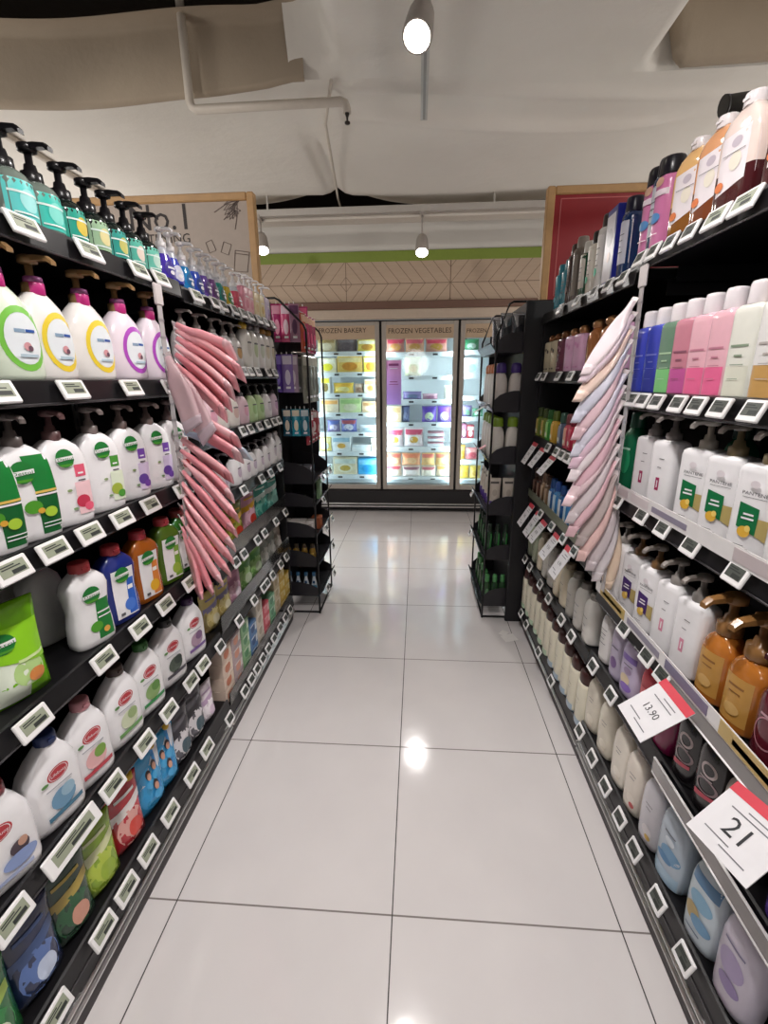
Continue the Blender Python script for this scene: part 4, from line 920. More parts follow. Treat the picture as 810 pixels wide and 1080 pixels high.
# R3/R4: white pump shampoo
def pant(key, a, b, neck, word='PANTENE', hw=.047, h=.185, plain=None, accent=None, capm='#8a827c'):
    if plain: g = [('text', plain, .15, .42, .62, .07, c(accent, .35), 1)] if False else [('rect', -.2, .1, .3, .48, c(accent, .35)), ('rect', -.08, .0, .34, .44, WH), ('rect', -.1, .3, .74, .75, INKG), ('rect', -.15, .15, .62, .63, INKG)]
    else: g = [('text', word, -.02, .70, 1.05, .035, INKG), ('rect', -.5, .5, .655, .66, INKG), ('quad', [(.1, .3), (.72, .24), (.72, .46), (.1, .46)], c('#b8a468', .3)), ('quad', [(-.52, .34), (.3, .28), (.3, .56), (-.52, .6)], c(a, .35)),
               ('rect', -.3, .12, .475, .495, WH), ('rect', -.36, .16, .43, .45, WH), ('ell', -.15, .30, .26, .06, c(b, .35)), ('ell', 0, .34, .12, .035, c('#f0d070', .35)), ('rect', -.5, .0, .15, .156, INKG), ('rect', -.5, .2, .13, .133, INKG), ('ell', .0, .8, .2, .04, c('#e0d8dc', .3))]
    kind(key, 'loft', hw, .028, h, c('#efedef', .24), 5.0, 'pump', c(neck, .3), .0175, c(capm, .3), g, prof='straight')
pant('pa_green', '#0f7040', '#e0b040', '#8a7a5c'); pant('pa_green_w', '#0f7040', '#e0b040', '#b0a89e', capm='#d8d2cc'); pant('pa_purp', '#43246c', '#d8b050', '#7a5a38', hw=.045, h=.185); pant('pa_pk', '', '', '#847c7a', plain='x', accent='#a02458', hw=.042, h=.185, capm='#9a928e')
pant('pa_plain', '', '', '#8a8480', plain='x', accent='#d88ca4', hw=.044, h=.185)
kind('green_tall', 'loft', .038, .03, .2, c('#0f5a3c', .25), 3, 'tall', c('#0c4430', .3), .022, None, [('ell', 0, .5, .5, .2, c('#147a50', .3)), ('rect', -.4, .4, .66, .69, c('#9cc4b0', .4))], prof='shoulder')
kind('amber', 'loft', .043, .036, .16, c('#b8702c', .14, coat=.5), 2.3, 'pump', c('#8a6238', .25), .024, None, [('rect', -.7, .7, .12, .74, c('#c09048', .3)), ('rect', -.4, .4, .6, .63, c('#8a5a28', .4)), ('rect', -.3, .3, .52, .535, c('#8a5a28', .4)), ('ell', 0, .3, .4, .08, c('#d0a868', .3))], prof='shoulder')
kind('wine', 'loft', .043, .036, .16, c('#5c1424', .14, coat=.5), 2.3, 'pump', c('#3a1018', .25), .022, None, [('ring', 0, .4, .6, .2, .1, c('#b8808c', .3)), ('rect', -.4, .4, .6, .63, c('#c49aa4', .4))], prof='shoulder')
# R5
tall('dove_grey', '#d4cfcc', '#dad6d4', '#6a6462', None, 'flip', .034, .03, .18, .02, 2.6, 'shoulder', lz=(.1, .8)); 
kind('lav', 'loft', .046, .032, .19, c('#c8bcd8', .25), 2.6, 'flip', c('#8f86a0', .3), .022, None, [('rect', -.6, .7, .62, .72, c('#8468b4', .3)), ('ell', .1, .46, .35, .06, c('#9c88a8', .35)), ('ell', -.05, .3, .45, .09, c('#d8c4a4', .35)), ('ell', .1, .18, .5, .07, c('#8a68c0', .35)), ('rect', -.3, .5, .55, .565, INKG)], prof='taper')
kind('lav2', 'loft', .042, .03, .19, c('#b8aec4', .25), 2.6, 'flip', c('#7a7488', .3), .022, None, [('ell', .0, .3, .4, .1, c('#7a5c94', .35)), ('rect', -.4, .4, .56, .575, INKG)], prof='taper')
kind('rose', 'loft', .042, .03, .18, c('#c04450', .22), 2.6, 'flip', c('#8a2c38', .3), .022, None, [('rect', -.6, .6, .3, .6, c('#d86a70', .35)), ('rect', -.4, .4, .5, .52, WH)], prof='taper')
kind('mag', 'loft', .042, .032, .18, c('#7a1444', .2), 2.4, 'tall', c('#5c0f34', .3), .024, None, [('ell', 0, .5, .5, .16, c('#a02c60', .35))], prof='shoulder')
kind('black_b', 'loft', .042, .034, .185, c('#1c171b', .2, coat=.4), 2.3, 'tall', c('#141216', .25), .026, None, [('ring', .1, .62, .45, .1, .3, c('#b8a8a8', .3)), ('ring', .1, .4, .6, .1, .2, c('#8a7478', .3)), ('quad', [(-.5, .2), (.6, .26), (.6, .31), (-.5, .27)], c('#c04858', .35)), ('rect', -.3, .4, .5, .515, c('#a89c9c', .4))], prof='shoulder')
kind('beige_b', 'loft', .045, .034, .175, c('#b5aaa0', .28), 2.6, 'flip', c('#8a8078', .3), .022, None, [('rect', -.4, .4, .5, .515, INKG)], prof='shoulder')
kind('violet_b', 'loft', .043, .034, .17, c('#5a3f94', .25), 2.6, 'flip', c('#3f2c6c', .3), .022, None, [('ell', 0, .45, .5, .15, c('#8a74b8', .35))], prof='shoulder')
# R6
def r6(key, body, a, b, cap='#8f8580', hw=.045):
    kind(key, 'loft', hw, .03, .2, c(body, .25), 3.0, 'wide', c(cap, .35), hw*.62, None, [('rect', -.3, .3, .62, .63, INKG), ('rect', -.2, .2, .56, .57, INKG), ('ell', .15, .24, .4, .08, c(a, .35)), ('ell', .3, .16, .22, .04, c(b, .35))], prof='taper')
r6('r6_cream', '#ded6c6', '#e4dccc', '#d8cebc', '#8a7c70'); r6('r6_white', '#e8e0d4', '#ece4d8', '#e0d4c4', '#8a7c70'); r6('r6_red', '#e6dcd0', '#e8ded2', '#c84848', '#84756c'); r6('r6_gold', '#e6dfda', '#eae2da', '#d8b060', '#847a78')
r6('r6_lav', '#e2dfe6', '#eae4e8', '#e0b44c', '#7c7680')
kind('blue_b', 'loft', .05, .034, .215, c('#bcc8d4', .25), 2.8, 'flip', c('#8f9298', .35), .024, None, [('ell', .2, .42, .6, .1, c('#6f9cc0', .35)), ('ell', -.1, .33, .5, .05, c('#4f86b4', .35)), ('rect', -.98, .98, .03, .2, c('#a4bed2', .3)), ('rect', -.3, .4, .68, .695, INKG), ('ell', .1, .6, .3, .05, c('#d0d8e0', .35))], prof='taper')
kind('blue_b2', 'loft', .05, .034, .215, c('#c8d4dc', .25), 2.8, 'flip', c('#9a9490', .35), .024, None, [('rect', -.7, .7, .72, .86, c('#4f7ca4', .3)), ('ell', .0, .55, .6, .1, c('#84b0cc', .35)), ('ell', -.3, .36, .4, .1, c('#b8a068', .35)), ('ell', .2, .3, .5, .08, c('#6a98bc', .35)), ('rect', -.5, .3, .15, .17, c('#5c6c84', .4))], prof='taper')
kind('lilac_b', 'loft', .05, .034, .215, c('#dcd4e4', .25), 2.8, 'flip', c('#8a8494', .35), .024, None, [('ell', .0, .5, .6, .14, c('#b4a4cc', .35)), ('ell', .1, .28, .5, .08, c('#9c88bc', .35)), ('rect', -.5, .5, .7, .72, c('#8a84a4', .4))], prof='taper')
# right far
def gb(key, body, cap, acc, hw=.04, h=.145, ck='ball'):
    kind(key, 'loft', hw, .03, h, c(body, .25), 3.4, ck, c(cap, .2, .5), .022, None, [('ell', -.2, .74, .22, .05, c(acc, .4)), ('ell', .25, .68, .2, .06, c(acc, .4)), ('rect', -.5, -.1, .12, .16, c(acc, .4)), ('rect', .1, .5, .12, .16, c(acc, .4))], prof='straight', seg=18)
gb('g2_beige', '#d0c4a8', '#8a5c3c', '#4a403c', h=.145); gb('g2_maroon', '#6c3a4c', '#8a5a3a', '#a06a80', .036); gb('g2_pink', '#e0b0d0', '#a87850', '#c880b0', .042)
kind('copper', 'loft', .045, .036, .15, c('#a86c40', .2, .3), 2.2, 'ball', c('#b08058', .18, .6), .026, None, None, prof='shoulder', seg=18)
def tb(key, body, acc, cap, h=.105):
    kind(key, 'loft', .028, .022, h, c(body, .25), 2.4, 'tall', c(cap, .3), .016, None, [('rect', -.5, .6, .15, .85, c(acc, .35)), ('ell', 0, .3, .4, .1, c('#e4e4d0', .35))], prof='shoulder', seg=14)
tb('g3_gold', '#6a7a34', '#c4b060', '#3c4a24'); tb('g3_green', '#3c8c3c', '#9cd07c', '#2c5c2c'); tb('g3_yel', '#c49a3c', '#e0b860', '#5c6a2c'); tb('g3_slate', '#4c5468', '#8a90a0', '#3a5a4c'); tb('g3_ros', '#b44c5c', '#e0a08c', '#6c3c40'); tb('g3_red', '#b02c44', '#c84c5c', '#7c2030')
tb('g4_brown', '#4a3028', '#8a6858', '#3a2620', .12); tb('g4_tan', '#8c7058', '#c0a488', '#5c4638', .125); tb('g4_blue', '#2c5c94', '#d4dce4', '#24467c', .13); tb('g4_blue2', '#3c7cb4', '#b8d0e0', '#2a4a8c', .13)
def g5(key, body, cap):
    kind(key, 'loft', .042, .034, .17, c(body, .28), 2.8, 'flip', c(cap, .3), .02, None, [('rect', -.5, .5, .58, .592, INKG), ('rect', -.35, .35, .4, .41, INKG), ('rect', -.45, .2, .25, .258, INKG)], prof='shoulder', seg=18)
g5('g5_grn', '#a0a890', '#5c6450'); g5('g5_cream', '#d8ccb4', '#8a7c68'); g5('g5_grey', '#b8b4ac', '#7a746c'); g5('g5_white', '#dcd8d2', '#8c8680')
for nm, bt in (('g', '#b4ccb0'), ('b', '#a4b8c8')):
    kind('g6_'+nm, 'loft', .041, .033, .188, c('#e2dcc8', .28), 2.4, 'wide', c('#40201e', .3), .036, None, [('rect', -.4, .4, .6, .615, c('#a8a090', .4)), ('rect', -.25, .25, .5, .51, c('#a8a090', .4))], prof='straight', bands=[(0, .06, c(bt, .3))], seg=18)
    k = KINDS['g6_'+nm]; _, S_ = loft_body('straight', .041, .033, .188, 2.4, WH, 18)
    k['parts'].append(('base_band', graphics([('rect', -.98, .98, .03, .17, c(bt, .3))], S_).mesh('base_band')))

# ------------------------------------------------------------------ products on the shelves
SHORT = {'LN': 'left near', 'LF': 'left far', 'RN': 'right near', 'RF': 'right far'}
def row(bay, i, items, back=.012, face=0):
    """items: (column px at mid height, kind, object name, description, category)"""
    B = BAYS[bay]; s = B['side']; z = surf(bay, i)
    L = []
    for it in items:
        px, key, name, desc, cat = it[:5]; k = KINDS[key]
        Y = it[5] if len(it) > 5 and it[5] is not None else Yof(px, FRONT[s]+s*(k['hd']+back), z+k['h']*.5)
        L.append((Y, key, name, desc, cat, it[6] if len(it) > 6 else 0))
    L.sort(key=lambda q: q[0])
    from collections import Counter
    cnt = Counter(q[3] for q in L); seen = Counter()
    for j, (Y, key, name, desc, cat, dp) in enumerate(L):
        sh = '%s %s' % (SHORT[bay], sname(bay, i))
        if cnt[desc] > 1:
            o_ = ORD[seen[desc]]; seen[desc] += 1
            lb = '%s, %s %s, %s' % (desc, o_, 'such from camera' if o_ != 'nearest' else 'such to camera', sh); grp = '%s on %s' % (desc.replace('bottle', 'bottles').replace('pouch', 'pouches'), sh)
        else: lb = '%s on the %s' % (desc, sh); grp = None
        stand(key, name, lb, cat, s, Y, z+.0005, grp, back+dp+.6*KINDS[key]['hw']*math.sin(math.radians(face)), s*math.radians(face)+random.uniform(-.05, .05))
Bt = 'bottle'
sb_ = 'body_wash_bottle'; hs = 'hand_soap_bottle'; sp_ = 'shampoo_bottle'; pc = 'refill_pouch'
T_ = 'teal label pump bottle'
TD = ['large clear pump bottle with pale turquoise label', 'large clear pump bottle with mottled turquoise label', 'black pump bottle with teal and gold label', 'black pump bottle with sage and cream label', 'black pump bottle with deep teal label', 'black pump bottle with mint and blush label', 'black pump bottle with pale mint label']
row('LN', 0, [(p, 'teal%d' % i, hs, TD[i], Bt) for i, p in enumerate((11, 42, 71, 97, 117, 136, 154))] +
    [(173, 'soap0', hs, 'purple clear hand soap with white pump', Bt), (182, 'soap1', hs, 'indigo clear hand soap with white pump', Bt)], face=8)
row('LF', 0, [(p, 'soap%d' % (i+2), hs, d, Bt) for i, (p, d) in enumerate(((193, 'bright blue clear hand soap with white pump'), (204, 'royal blue clear hand soap with white pump'), (213, 'violet clear hand soap with white pump'), (221, 'plum clear hand soap with white pump'), (229, 'teal clear hand soap with white pump'), (237, 'yellow green clear hand soap with white pump'), (247, 'cherry clear hand soap with white pump')))] +
    [(p, 'softsoap%d' % i, hs, d, Bt) for i, (p, d) in enumerate(((254, 'rose pink hand soap with white pump'), (259, 'soft pink hand soap with white pump'), (265, 'cream hand soap with white pump'), (271, 'pale yellow hand soap with white pump'), (277, 'lavender hand soap with white pump')))])
row('LN', 1, [(5, 'ring_g', sb_, 'pale green oval wash bottle', Bt), (47, 'ring_y', sb_, 'white oval wash bottle with yellow ring', Bt), (93, 'ring_y', sb_, 'white oval wash bottle with yellow ring', Bt), (131, 'ring_p', sb_, 'white oval wash bottle with purple ring', Bt), (161, 'ring_p', sb_, 'white oval wash bottle with purple ring', Bt)], face=7)
row('LF', 1, [(0, 'fb_grey', hs, 'grey white pump bottle', Bt, .66), (0, 'fb_grey', hs, 'grey white pump bottle', Bt, .77), (226, 'fb_grey', hs, 'grey white pump bottle', Bt), (238, 'fb_grey', hs, 'grey white pump bottle', Bt), (247, 'fb_grey', hs, 'grey white pump bottle', Bt), (258, 'fb_wtall_y', sb_, 'white bottle with yellow cap', Bt), (265, 'fb_wtall_g', sb_, 'white bottle with dark grey cap', Bt), (272, 'fb_wtall_w', sb_, 'white bottle with pale cap', Bt), (278, 'fb_wtall_o', sb_, 'white bottle with orange cap', Bt), (284, 'fb_wtall_o', sb_, 'white bottle with orange cap', Bt)], face=8)
row('LN', 2, [(-12, 'det_green', sb_, 'white wash bottle with green side panel', Bt), (30, 'det_green', sb_, 'white wash bottle with green side panel', Bt), (69, 'det_pink', sb_, 'tall white wash bottle with pink strip', Bt), (107, 'det_avo', sb_, 'tall white wash bottle with avocado picture', Bt), (137, 'det_purp', sb_, 'tall white wash bottle with purple strip', Bt), (164, 'det_purp', sb_, 'tall white wash bottle with purple strip', Bt), (185, 'det_red', sb_, 'tall white wash bottle with red fruit strip', Bt)], face=20)
row('LF', 2, [(0, 'fb_cream', hs, 'cream oval hand wash', Bt, .68), (0, 'fb_pink', hs, 'pink oval hand wash', Bt, .78), (0, 'fb_cream', hs, 'cream oval hand wash', Bt, .88), (244, 'fb_cream', hs, 'cream oval hand wash', Bt), (255, 'fb_pink', hs, 'pink oval hand wash', Bt), (264, 'fb_green', hs, 'light green oval hand wash', Bt), (272, 'fb_green', hs, 'light green oval hand wash', Bt), (280, 'fb_white', hs, 'white oval hand wash with dark pump', Bt), (288, 'fb_lilac', hs, 'lilac oval hand wash', Bt)], face=10)
row('LN', 3, [(14, 'lime_pouch', pc, 'lime green pouch standing alone in the gap', 'pouch'), (95, 'gel_white', sb_, 'white shower gel with green strip and red cap', Bt), (126, 'gel_blue', sb_, 'dark blue shower gel with red cap', Bt), (153, 'gel_orange', sb_, 'amber orange shower gel with red cap', Bt), (177, 'gel_green', sb_, 'olive green shower gel with red cap', Bt), (192, 'gel_green2', sb_, 'bright green shower gel with dark cap', Bt),
    (0, 'gel_plain', sb_, 'plain white bottle deep in the gap', Bt, .035, .11), (0, 'gel_plain', sb_, 'plain white bottle deep in the gap', Bt, -.07, .19), (0, 'gel_plain', sb_, 'plain white bottle deep in the gap', Bt, .05, .22)], face=17)
row('LF', 3, [(0, 'fb_w4', hs, 'white hand wash with slim dark pump', Bt, .70), (0, 'fb_w4', hs, 'white hand wash with slim dark pump', Bt, .82), (246, 'fb_w4', hs, 'white hand wash with slim dark pump', Bt), (256, 'fb_w4', hs, 'white hand wash with slim dark pump', Bt), (263, 'fb_w4', hs, 'white hand wash with slim dark pump', Bt), (271, 'fb_w4', hs, 'white hand wash with slim dark pump', Bt), (278, 'fb_w4', hs, 'white hand wash with slim dark pump', Bt), (285, 'fb_w5', sb_, 'white slanted wash bottle', Bt), (290.5, 'fb_w5', sb_, 'white slanted wash bottle', Bt)])
row('LN', 4, [(0, 'lb_family', sb_, 'white slanted bottle with mother and child print', Bt, -.30), (54, 'lb_blue', sb_, 'white slanted bottle with blue fruit print', Bt), (90, 'lb_pink', sb_, 'white slanted bottle with pink fruit print', Bt), (126, 'lb_pale', sb_, 'white slanted bottle with pale cucumber print', Bt), (152, 'lb_green', sb_, 'white slanted bottle with green leaf print', Bt), (177, 'lb_char', sb_, 'white slanted bottle with dark charcoal print', Bt), (200, 'lb_purp', sb_, 'white slanted bottle with purple stripes', Bt)], face=15)
row('LF', 4, [(0, 'p_olive', pc, 'olive green pouch', 'pouch', .72), (247, 'p_olive', pc, 'olive green pouch', 'pouch'), (262, 'p_stripe', pc, 'pink pouch with red and yellow stripe', 'pouch'), (274, 'p_teal', pc, 'teal pouch', 'pouch'), (286, 'p_teal2', pc, 'pale teal pouch', 'pouch')], .03, face=10)
row('LN', 5, [(35, 'p_navy', pc, 'navy blue refill pouch', 'pouch'), (73, 'p_dgreen', pc, 'dark green refill pouch', 'pouch'), (103, 'p_lime', pc, 'lime green refill pouch', 'pouch'), (133, 'p_red', pc, 'red refill pouch with spout', 'pouch'), (157, 'p_family', pc, 'blue refill pouch with family print', 'pouch'), (172, 'p_family', pc, 'blue refill pouch with family print', 'pouch'), (189, 'p_char', pc, 'charcoal and white refill pouch', 'pouch'), (204, 'p_char', pc, 'charcoal and white refill pouch', 'pouch'), (217, 'p_white', pc, 'small white lilac pouch', 'pouch'), (0, 'p_green', pc, 'green refill pouch at the frame edge', 'pouch', -.41)], face=12)
row('LF', 5, [(217, 'p_yel', pc, 'yellow and lavender pouch', 'pouch', .65), (230, 'p_yel', pc, 'yellow and lavender pouch', 'pouch', .765), (244, 'p_pink', pc, 'pink pouch', 'pouch', .88), (256, 'p_fgreen', pc, 'fresh green pouch', 'pouch', 1.01), (0, 'p_fgreen', pc, 'fresh green pouch', 'pouch', 1.15), (0, 'p_grey', pc, 'grey green pouch', 'pouch', 1.28), (0, 'p_grey', pc, 'grey green pouch', 'pouch', 1.40), (0, 'p_clear', pc, 'small beige pouch', 'pouch', 1.51)], .03, face=12)
zB = surf('LF', 6)
for j, (Y, key, d, n_) in enumerate(((.66, 'bx_peach', 'peach', 4), (.76, 'bx_lilac', 'lilac', 4), (.86, 'bx_green', 'green', 4), (.955, 'bx_blue', 'blue', 3), (1.05, 'bx_cream', 'cream', 4), (1.145, 'bx_red', 'pink red', 3), (1.24, 'bx_teal', 'sea green', 3), (1.335, 'bx_beige', 'beige', 4), (1.43, 'bx_yellow', 'yellow', 4), (1.525, 'bx_yellow', 'mustard yellow', 3))):
    n2 = min(n_, 4)
    for q in range(n2):
        put(key, 'soap_box', '%s soap box, %s of its stack on the left far bottom shelf' % (d, ['lowest', 'second from bottom', 'third from bottom', 'topmost'][q] if n2 == 4 else ['lowest', 'middle', 'topmost'][q]), 'box', (FRONT[-1]-.05, Y, zB+.0005+q*.0605), PI/2+random.uniform(-.03, .03), 'soap boxes stacked on the left far bottom shelf')

# right side
row('RF', 0, [(593, 't_teal', sp_, 'teal blue bottle', Bt), (600, 't_teal', sp_, 'teal blue bottle', Bt), (606, 't_brown', sp_, 'dark brown slim bottle', Bt), (612, 't_grey', sp_, 'grey brown tall slim bottle', Bt), (620, 't_wstrip', sp_, 'dark green bottle with white strip label', Bt), (629, 't_wgreen', sp_, 'white label bottle with green base mark', Bt), (639, 't_wswirl', sp_, 'tall white bottle with green base mark', Bt), (653, 't_silver', 'hair_dye_box', 'silver and royal blue tall carton', 'box'), (665, 't_navy', sp_, 'navy bottle with pale label', Bt)])
row('RN', 0, [(677, 't_navy', sp_, 'navy bottle with pale label', Bt, .56), (689, 't_pink', sp_, 'pink bottle with black cap', Bt), (702, 't_pink', sp_, 'pink bottle with black cap', Bt), (730, 'oil_a', 'bath_oil_bottle', 'oil bottle with amber base and peach top', Bt), (756, 'oil_b', 'bath_oil_bottle', 'oil bottle with white label and orange flower', Bt), (784, 'oil_c', 'bath_oil_bottle', 'oil bottle with white label and maroon base', Bt), (0, 'oil_tall', 'bath_oil_bottle', 'tall white bottle behind the oil bottles', Bt, .26, .10), (0, 'oil_tall', 'bath_oil_bottle', 'tall white bottle behind the oil bottles', Bt, .13, .09), (0, 'oil_c', 'bath_oil_bottle', 'oil bottle with pale label at the frame edge', Bt, .075)], face=10)
row('RN', 1, [(674, 'r2_blue', sp_, 'blue flat bottle with white cap', Bt, .525), (690, 'r2_blue', sp_, 'blue flat bottle with white cap', Bt, .45), (706, 'r2_green', sp_, 'grey green flat bottle with white cap', Bt, .378), (718, 'r2_rose', sp_, 'dusky rose flat bottle with white cap', Bt, .31), (735, 'r2_pink', sp_, 'pink flat bottle with white cap', Bt, .238), (754, 'r2_pink', sp_, 'pink flat bottle with white cap', Bt, .167), (772, 'r2_white', sp_, 'off-white flat bottle with leafy print', Bt, .094), (793, 'r2_wgold', sp_, 'white flat bottle with gold base', Bt, .012), (0, 'r2_grey', sp_, 'pale grey flat bottle', Bt, -.068)], face=8)
row('RF', 1, [(583, 'g2_beige', sp_, 'beige bottle with dark print', Bt, 1.53), (591, 'g2_beige', sp_, 'beige bottle with dark print', Bt, 1.43), (600, 'g2_maroon', sp_, 'maroon bottle with copper cap', Bt, 1.32), (607, 'g2_pink', sp_, 'pink bottle with copper cap', Bt, 1.20), (617, 'g2_pink', sp_, 'pink bottle with copper cap', Bt, 1.09), (634, 'copper', sp_, 'copper rounded bottle', Bt, .95), (0, 'copper', sp_, 'copper rounded bottle', Bt, .83), (0, 'g2_pink', sp_, 'pink bottle with copper cap', Bt, .71)], face=10)
row('RN', 2, [(658, 'green_tall', sp_, 'dark green tall bottle', Bt, .535), (674, 'pa_pk', sp_, 'white pump bottle with magenta print', Bt, .425), (695, 'pa_pk', sp_, 'white pump bottle with magenta print', Bt, .33), (733, 'pa_green_w', sp_, 'white bottle with green label, white pump', Bt, .185), (758, 'pa_green', sp_, 'white bottle with green label, gold pump', Bt, .085), (791, 'pa_green', sp_, 'white bottle with green label, gold pump', Bt, -.018), (0, 'pa_green', sp_, 'white bottle with green label, gold pump', Bt, -.12), (0, 'green_tall', sp_, 'dark green bottle set back in the gap', Bt, .26, .12)], face=16)
row('RF', 2, [(570, 'g3_gold', sp_, 'small olive gold bottle', Bt), (575.5, 'g3_gold', sp_, 'small olive gold bottle', Bt), (580.5, 'g3_green', sp_, 'small green bottle', Bt), (586, 'g3_yel', sp_, 'small amber yellow bottle', Bt), (594, 'g3_slate', sp_, 'small slate bottle', Bt), (600, 'g3_ros', sp_, 'small rosy bottle', Bt), (605, 'g3_red', sp_, 'small red bottle', Bt), (0, 'g3_red', sp_, 'small red bottle', Bt, .98), (0, 'g3_slate', sp_, 'small slate bottle', Bt, .88), (0, 'g3_ros', sp_, 'small rosy bottle', Bt, .78)])
row('RN', 3, [(655, 'pa_plain', sp_, 'white pump bottle with pale pink mark', Bt, .50), (667, 'pa_purp', sp_, 'white pump bottle with purple label', Bt, .40), (690, 'pa_purp', sp_, 'white pump bottle with purple label', Bt, .30), (714, 'pa_plain', sp_, 'white pump bottle with pale pink mark', Bt, .20), (742, 'pa_plain', sp_, 'white pump bottle with pale pink mark', Bt, .105), (761, 'amber', sp_, 'amber round pump bottle', Bt, .01), (784, 'amber', sp_, 'amber round pump bottle', Bt, -.08), (0, 'wine', sp_, 'wine red round pump bottle', Bt, -.17), (0, 'wine', sp_, 'wine red round pump bottle', Bt, -.26)], face=12)
row('RF', 3, [(567, 'g4_brown', sp_, 'small dark brown bottle', Bt, 1.56), (571, 'g4_brown', sp_, 'small dark brown bottle', Bt, 1.48), (575, 'g4_tan', sp_, 'small tan bottle', Bt, 1.40), (579, 'g4_tan', sp_, 'small tan bottle', Bt, 1.33), (584, 'g4_blue', sp_, 'small blue bottle with white label', Bt, 1.255), (588, 'g4_blue2', sp_, 'small sky blue bottle', Bt, 1.18), (593, 'g4_blue', sp_, 'small blue bottle with white label', Bt, 1.10), (598, 'g4_blue2', sp_, 'small sky blue bottle', Bt, 1.02), (0, 'g4_blue', sp_, 'small blue bottle with white label', Bt, .93), (0, 'g4_blue2', sp_, 'small sky blue bottle', Bt, .84)])
row('RN', 4, [(643, 'dove_grey', sp_, 'pale grey slim bottle', Bt, .51), (655, 'lav2', sp_, 'dull lavender bottle', Bt, .42), (670, 'lav', sp_, 'lavender bottle with purple band', Bt), (692, 'rose', sp_, 'rose red bottle', Bt, .215), (704, 'mag', sp_, 'magenta bottle behind the price card', Bt, .125), (725, 'black_b', sp_, 'black bottle with pale ring print', Bt, .03), (749, 'black_b', sp_, 'black bottle with pale ring print', Bt, -.055), (771, 'beige_b', sp_, 'plain beige bottle', Bt, -.15), (800, 'violet_b', sp_, 'violet bottle below the price card', Bt, -.29)], face=10)
row('RF', 4, [(0, 'g5_grn', sp_, 'grey green bottle', Bt, 1.55), (0, 'g5_grn', sp_, 'grey green bottle', Bt, 1.45), (0, 'g5_cream', sp_, 'cream bottle with dark lines', Bt, 1.35), (0, 'g5_grey', sp_, 'grey bottle with dark lines', Bt, 1.25), (0, 'g5_grey', sp_, 'grey bottle with dark lines', Bt, 1.15), (0, 'g5_cream', sp_, 'cream bottle with dark lines', Bt, 1.05), (0, 'g5_cream', sp_, 'cream bottle with dark lines', Bt, .955), (0, 'g5_grey', sp_, 'grey bottle with dark lines', Bt, .86), (0, 'g5_white', sp_, 'white bottle with dark lines', Bt, .765), (0, 'g5_white', sp_, 'white bottle with dark lines', Bt, .665)])
row('RN', 5, [(630, 'r6_cream', sp_, 'cream tall bottle', Bt), (644, 'r6_cream', sp_, 'cream tall bottle', Bt), (660, 'r6_white', sp_, 'off-white tall bottle', Bt), (675, 'r6_red', sp_, 'off-white tall bottle with red mark', Bt), (693, 'r6_lav', sp_, 'pale lavender tall bottle with gold mark', Bt), (716, 'blue_b', sp_, 'pale blue bottle with blue base', Bt), (751, 'blue_b2', sp_, 'pale blue bottle with dark blue top label', Bt), (786, 'lilac_b', sp_, 'pale lilac bottle', Bt)], face=8)
row('RF', 5, [(0, 'g6_g', sp_, 'cream bottle, brown cap and green base', Bt, 1.56-.094*k) for k in range(6)] + [(0, 'g6_b', sp_, 'cream bottle, brown cap and blue base', Bt, 1.56-.094*k) for k in range(6, 11)], .002)

# clear printed shelf-edge strips on the right near unit
def edge_strip(i, label, segs):
    z = surf('RN', i); t = thing('shelf_edge_strip', label, 'shelf strip', (0, 0, 0))
    obj('strip', MB().box((.652, -.42, z), (.654, .56, z+.036), c('#e2dfdf', .25)), t)
    g = MB()
    for y0, y1, z0, z1, col in segs: g.box((.6512, y0, z+z0), (.652, y1, z+z1), c(col, .35))
    obj('print', g, t)
edge_strip(2, 'white printed strip along the shelf edge before the green label bottles', [(.42, .52, .008, .03, '#c4b8bc'), (.30, .40, .008, .03, '#cfc6c8'), (.12, .28, .01, .024, '#8a8496'), (-.16, -.04, .006, .032, '#c0b4b6'), (-.4, -.2, .008, .03, '#d0b4bc')])
edge_strip(3, 'gold and white printed strip along the shelf edge before the amber bottles', [(.34, .52, .002, .034, '#b89c54'), (.36, .5, .012, .022, '#8a7438'), (.14, .32, .008, .026, '#8d8798'), (-.06, .11, .006, .03, '#77708a'), (-.42, -.1, .002, .034, '#c0a468'), (-.4, -.14, .01, .022, '#8f7a48')])

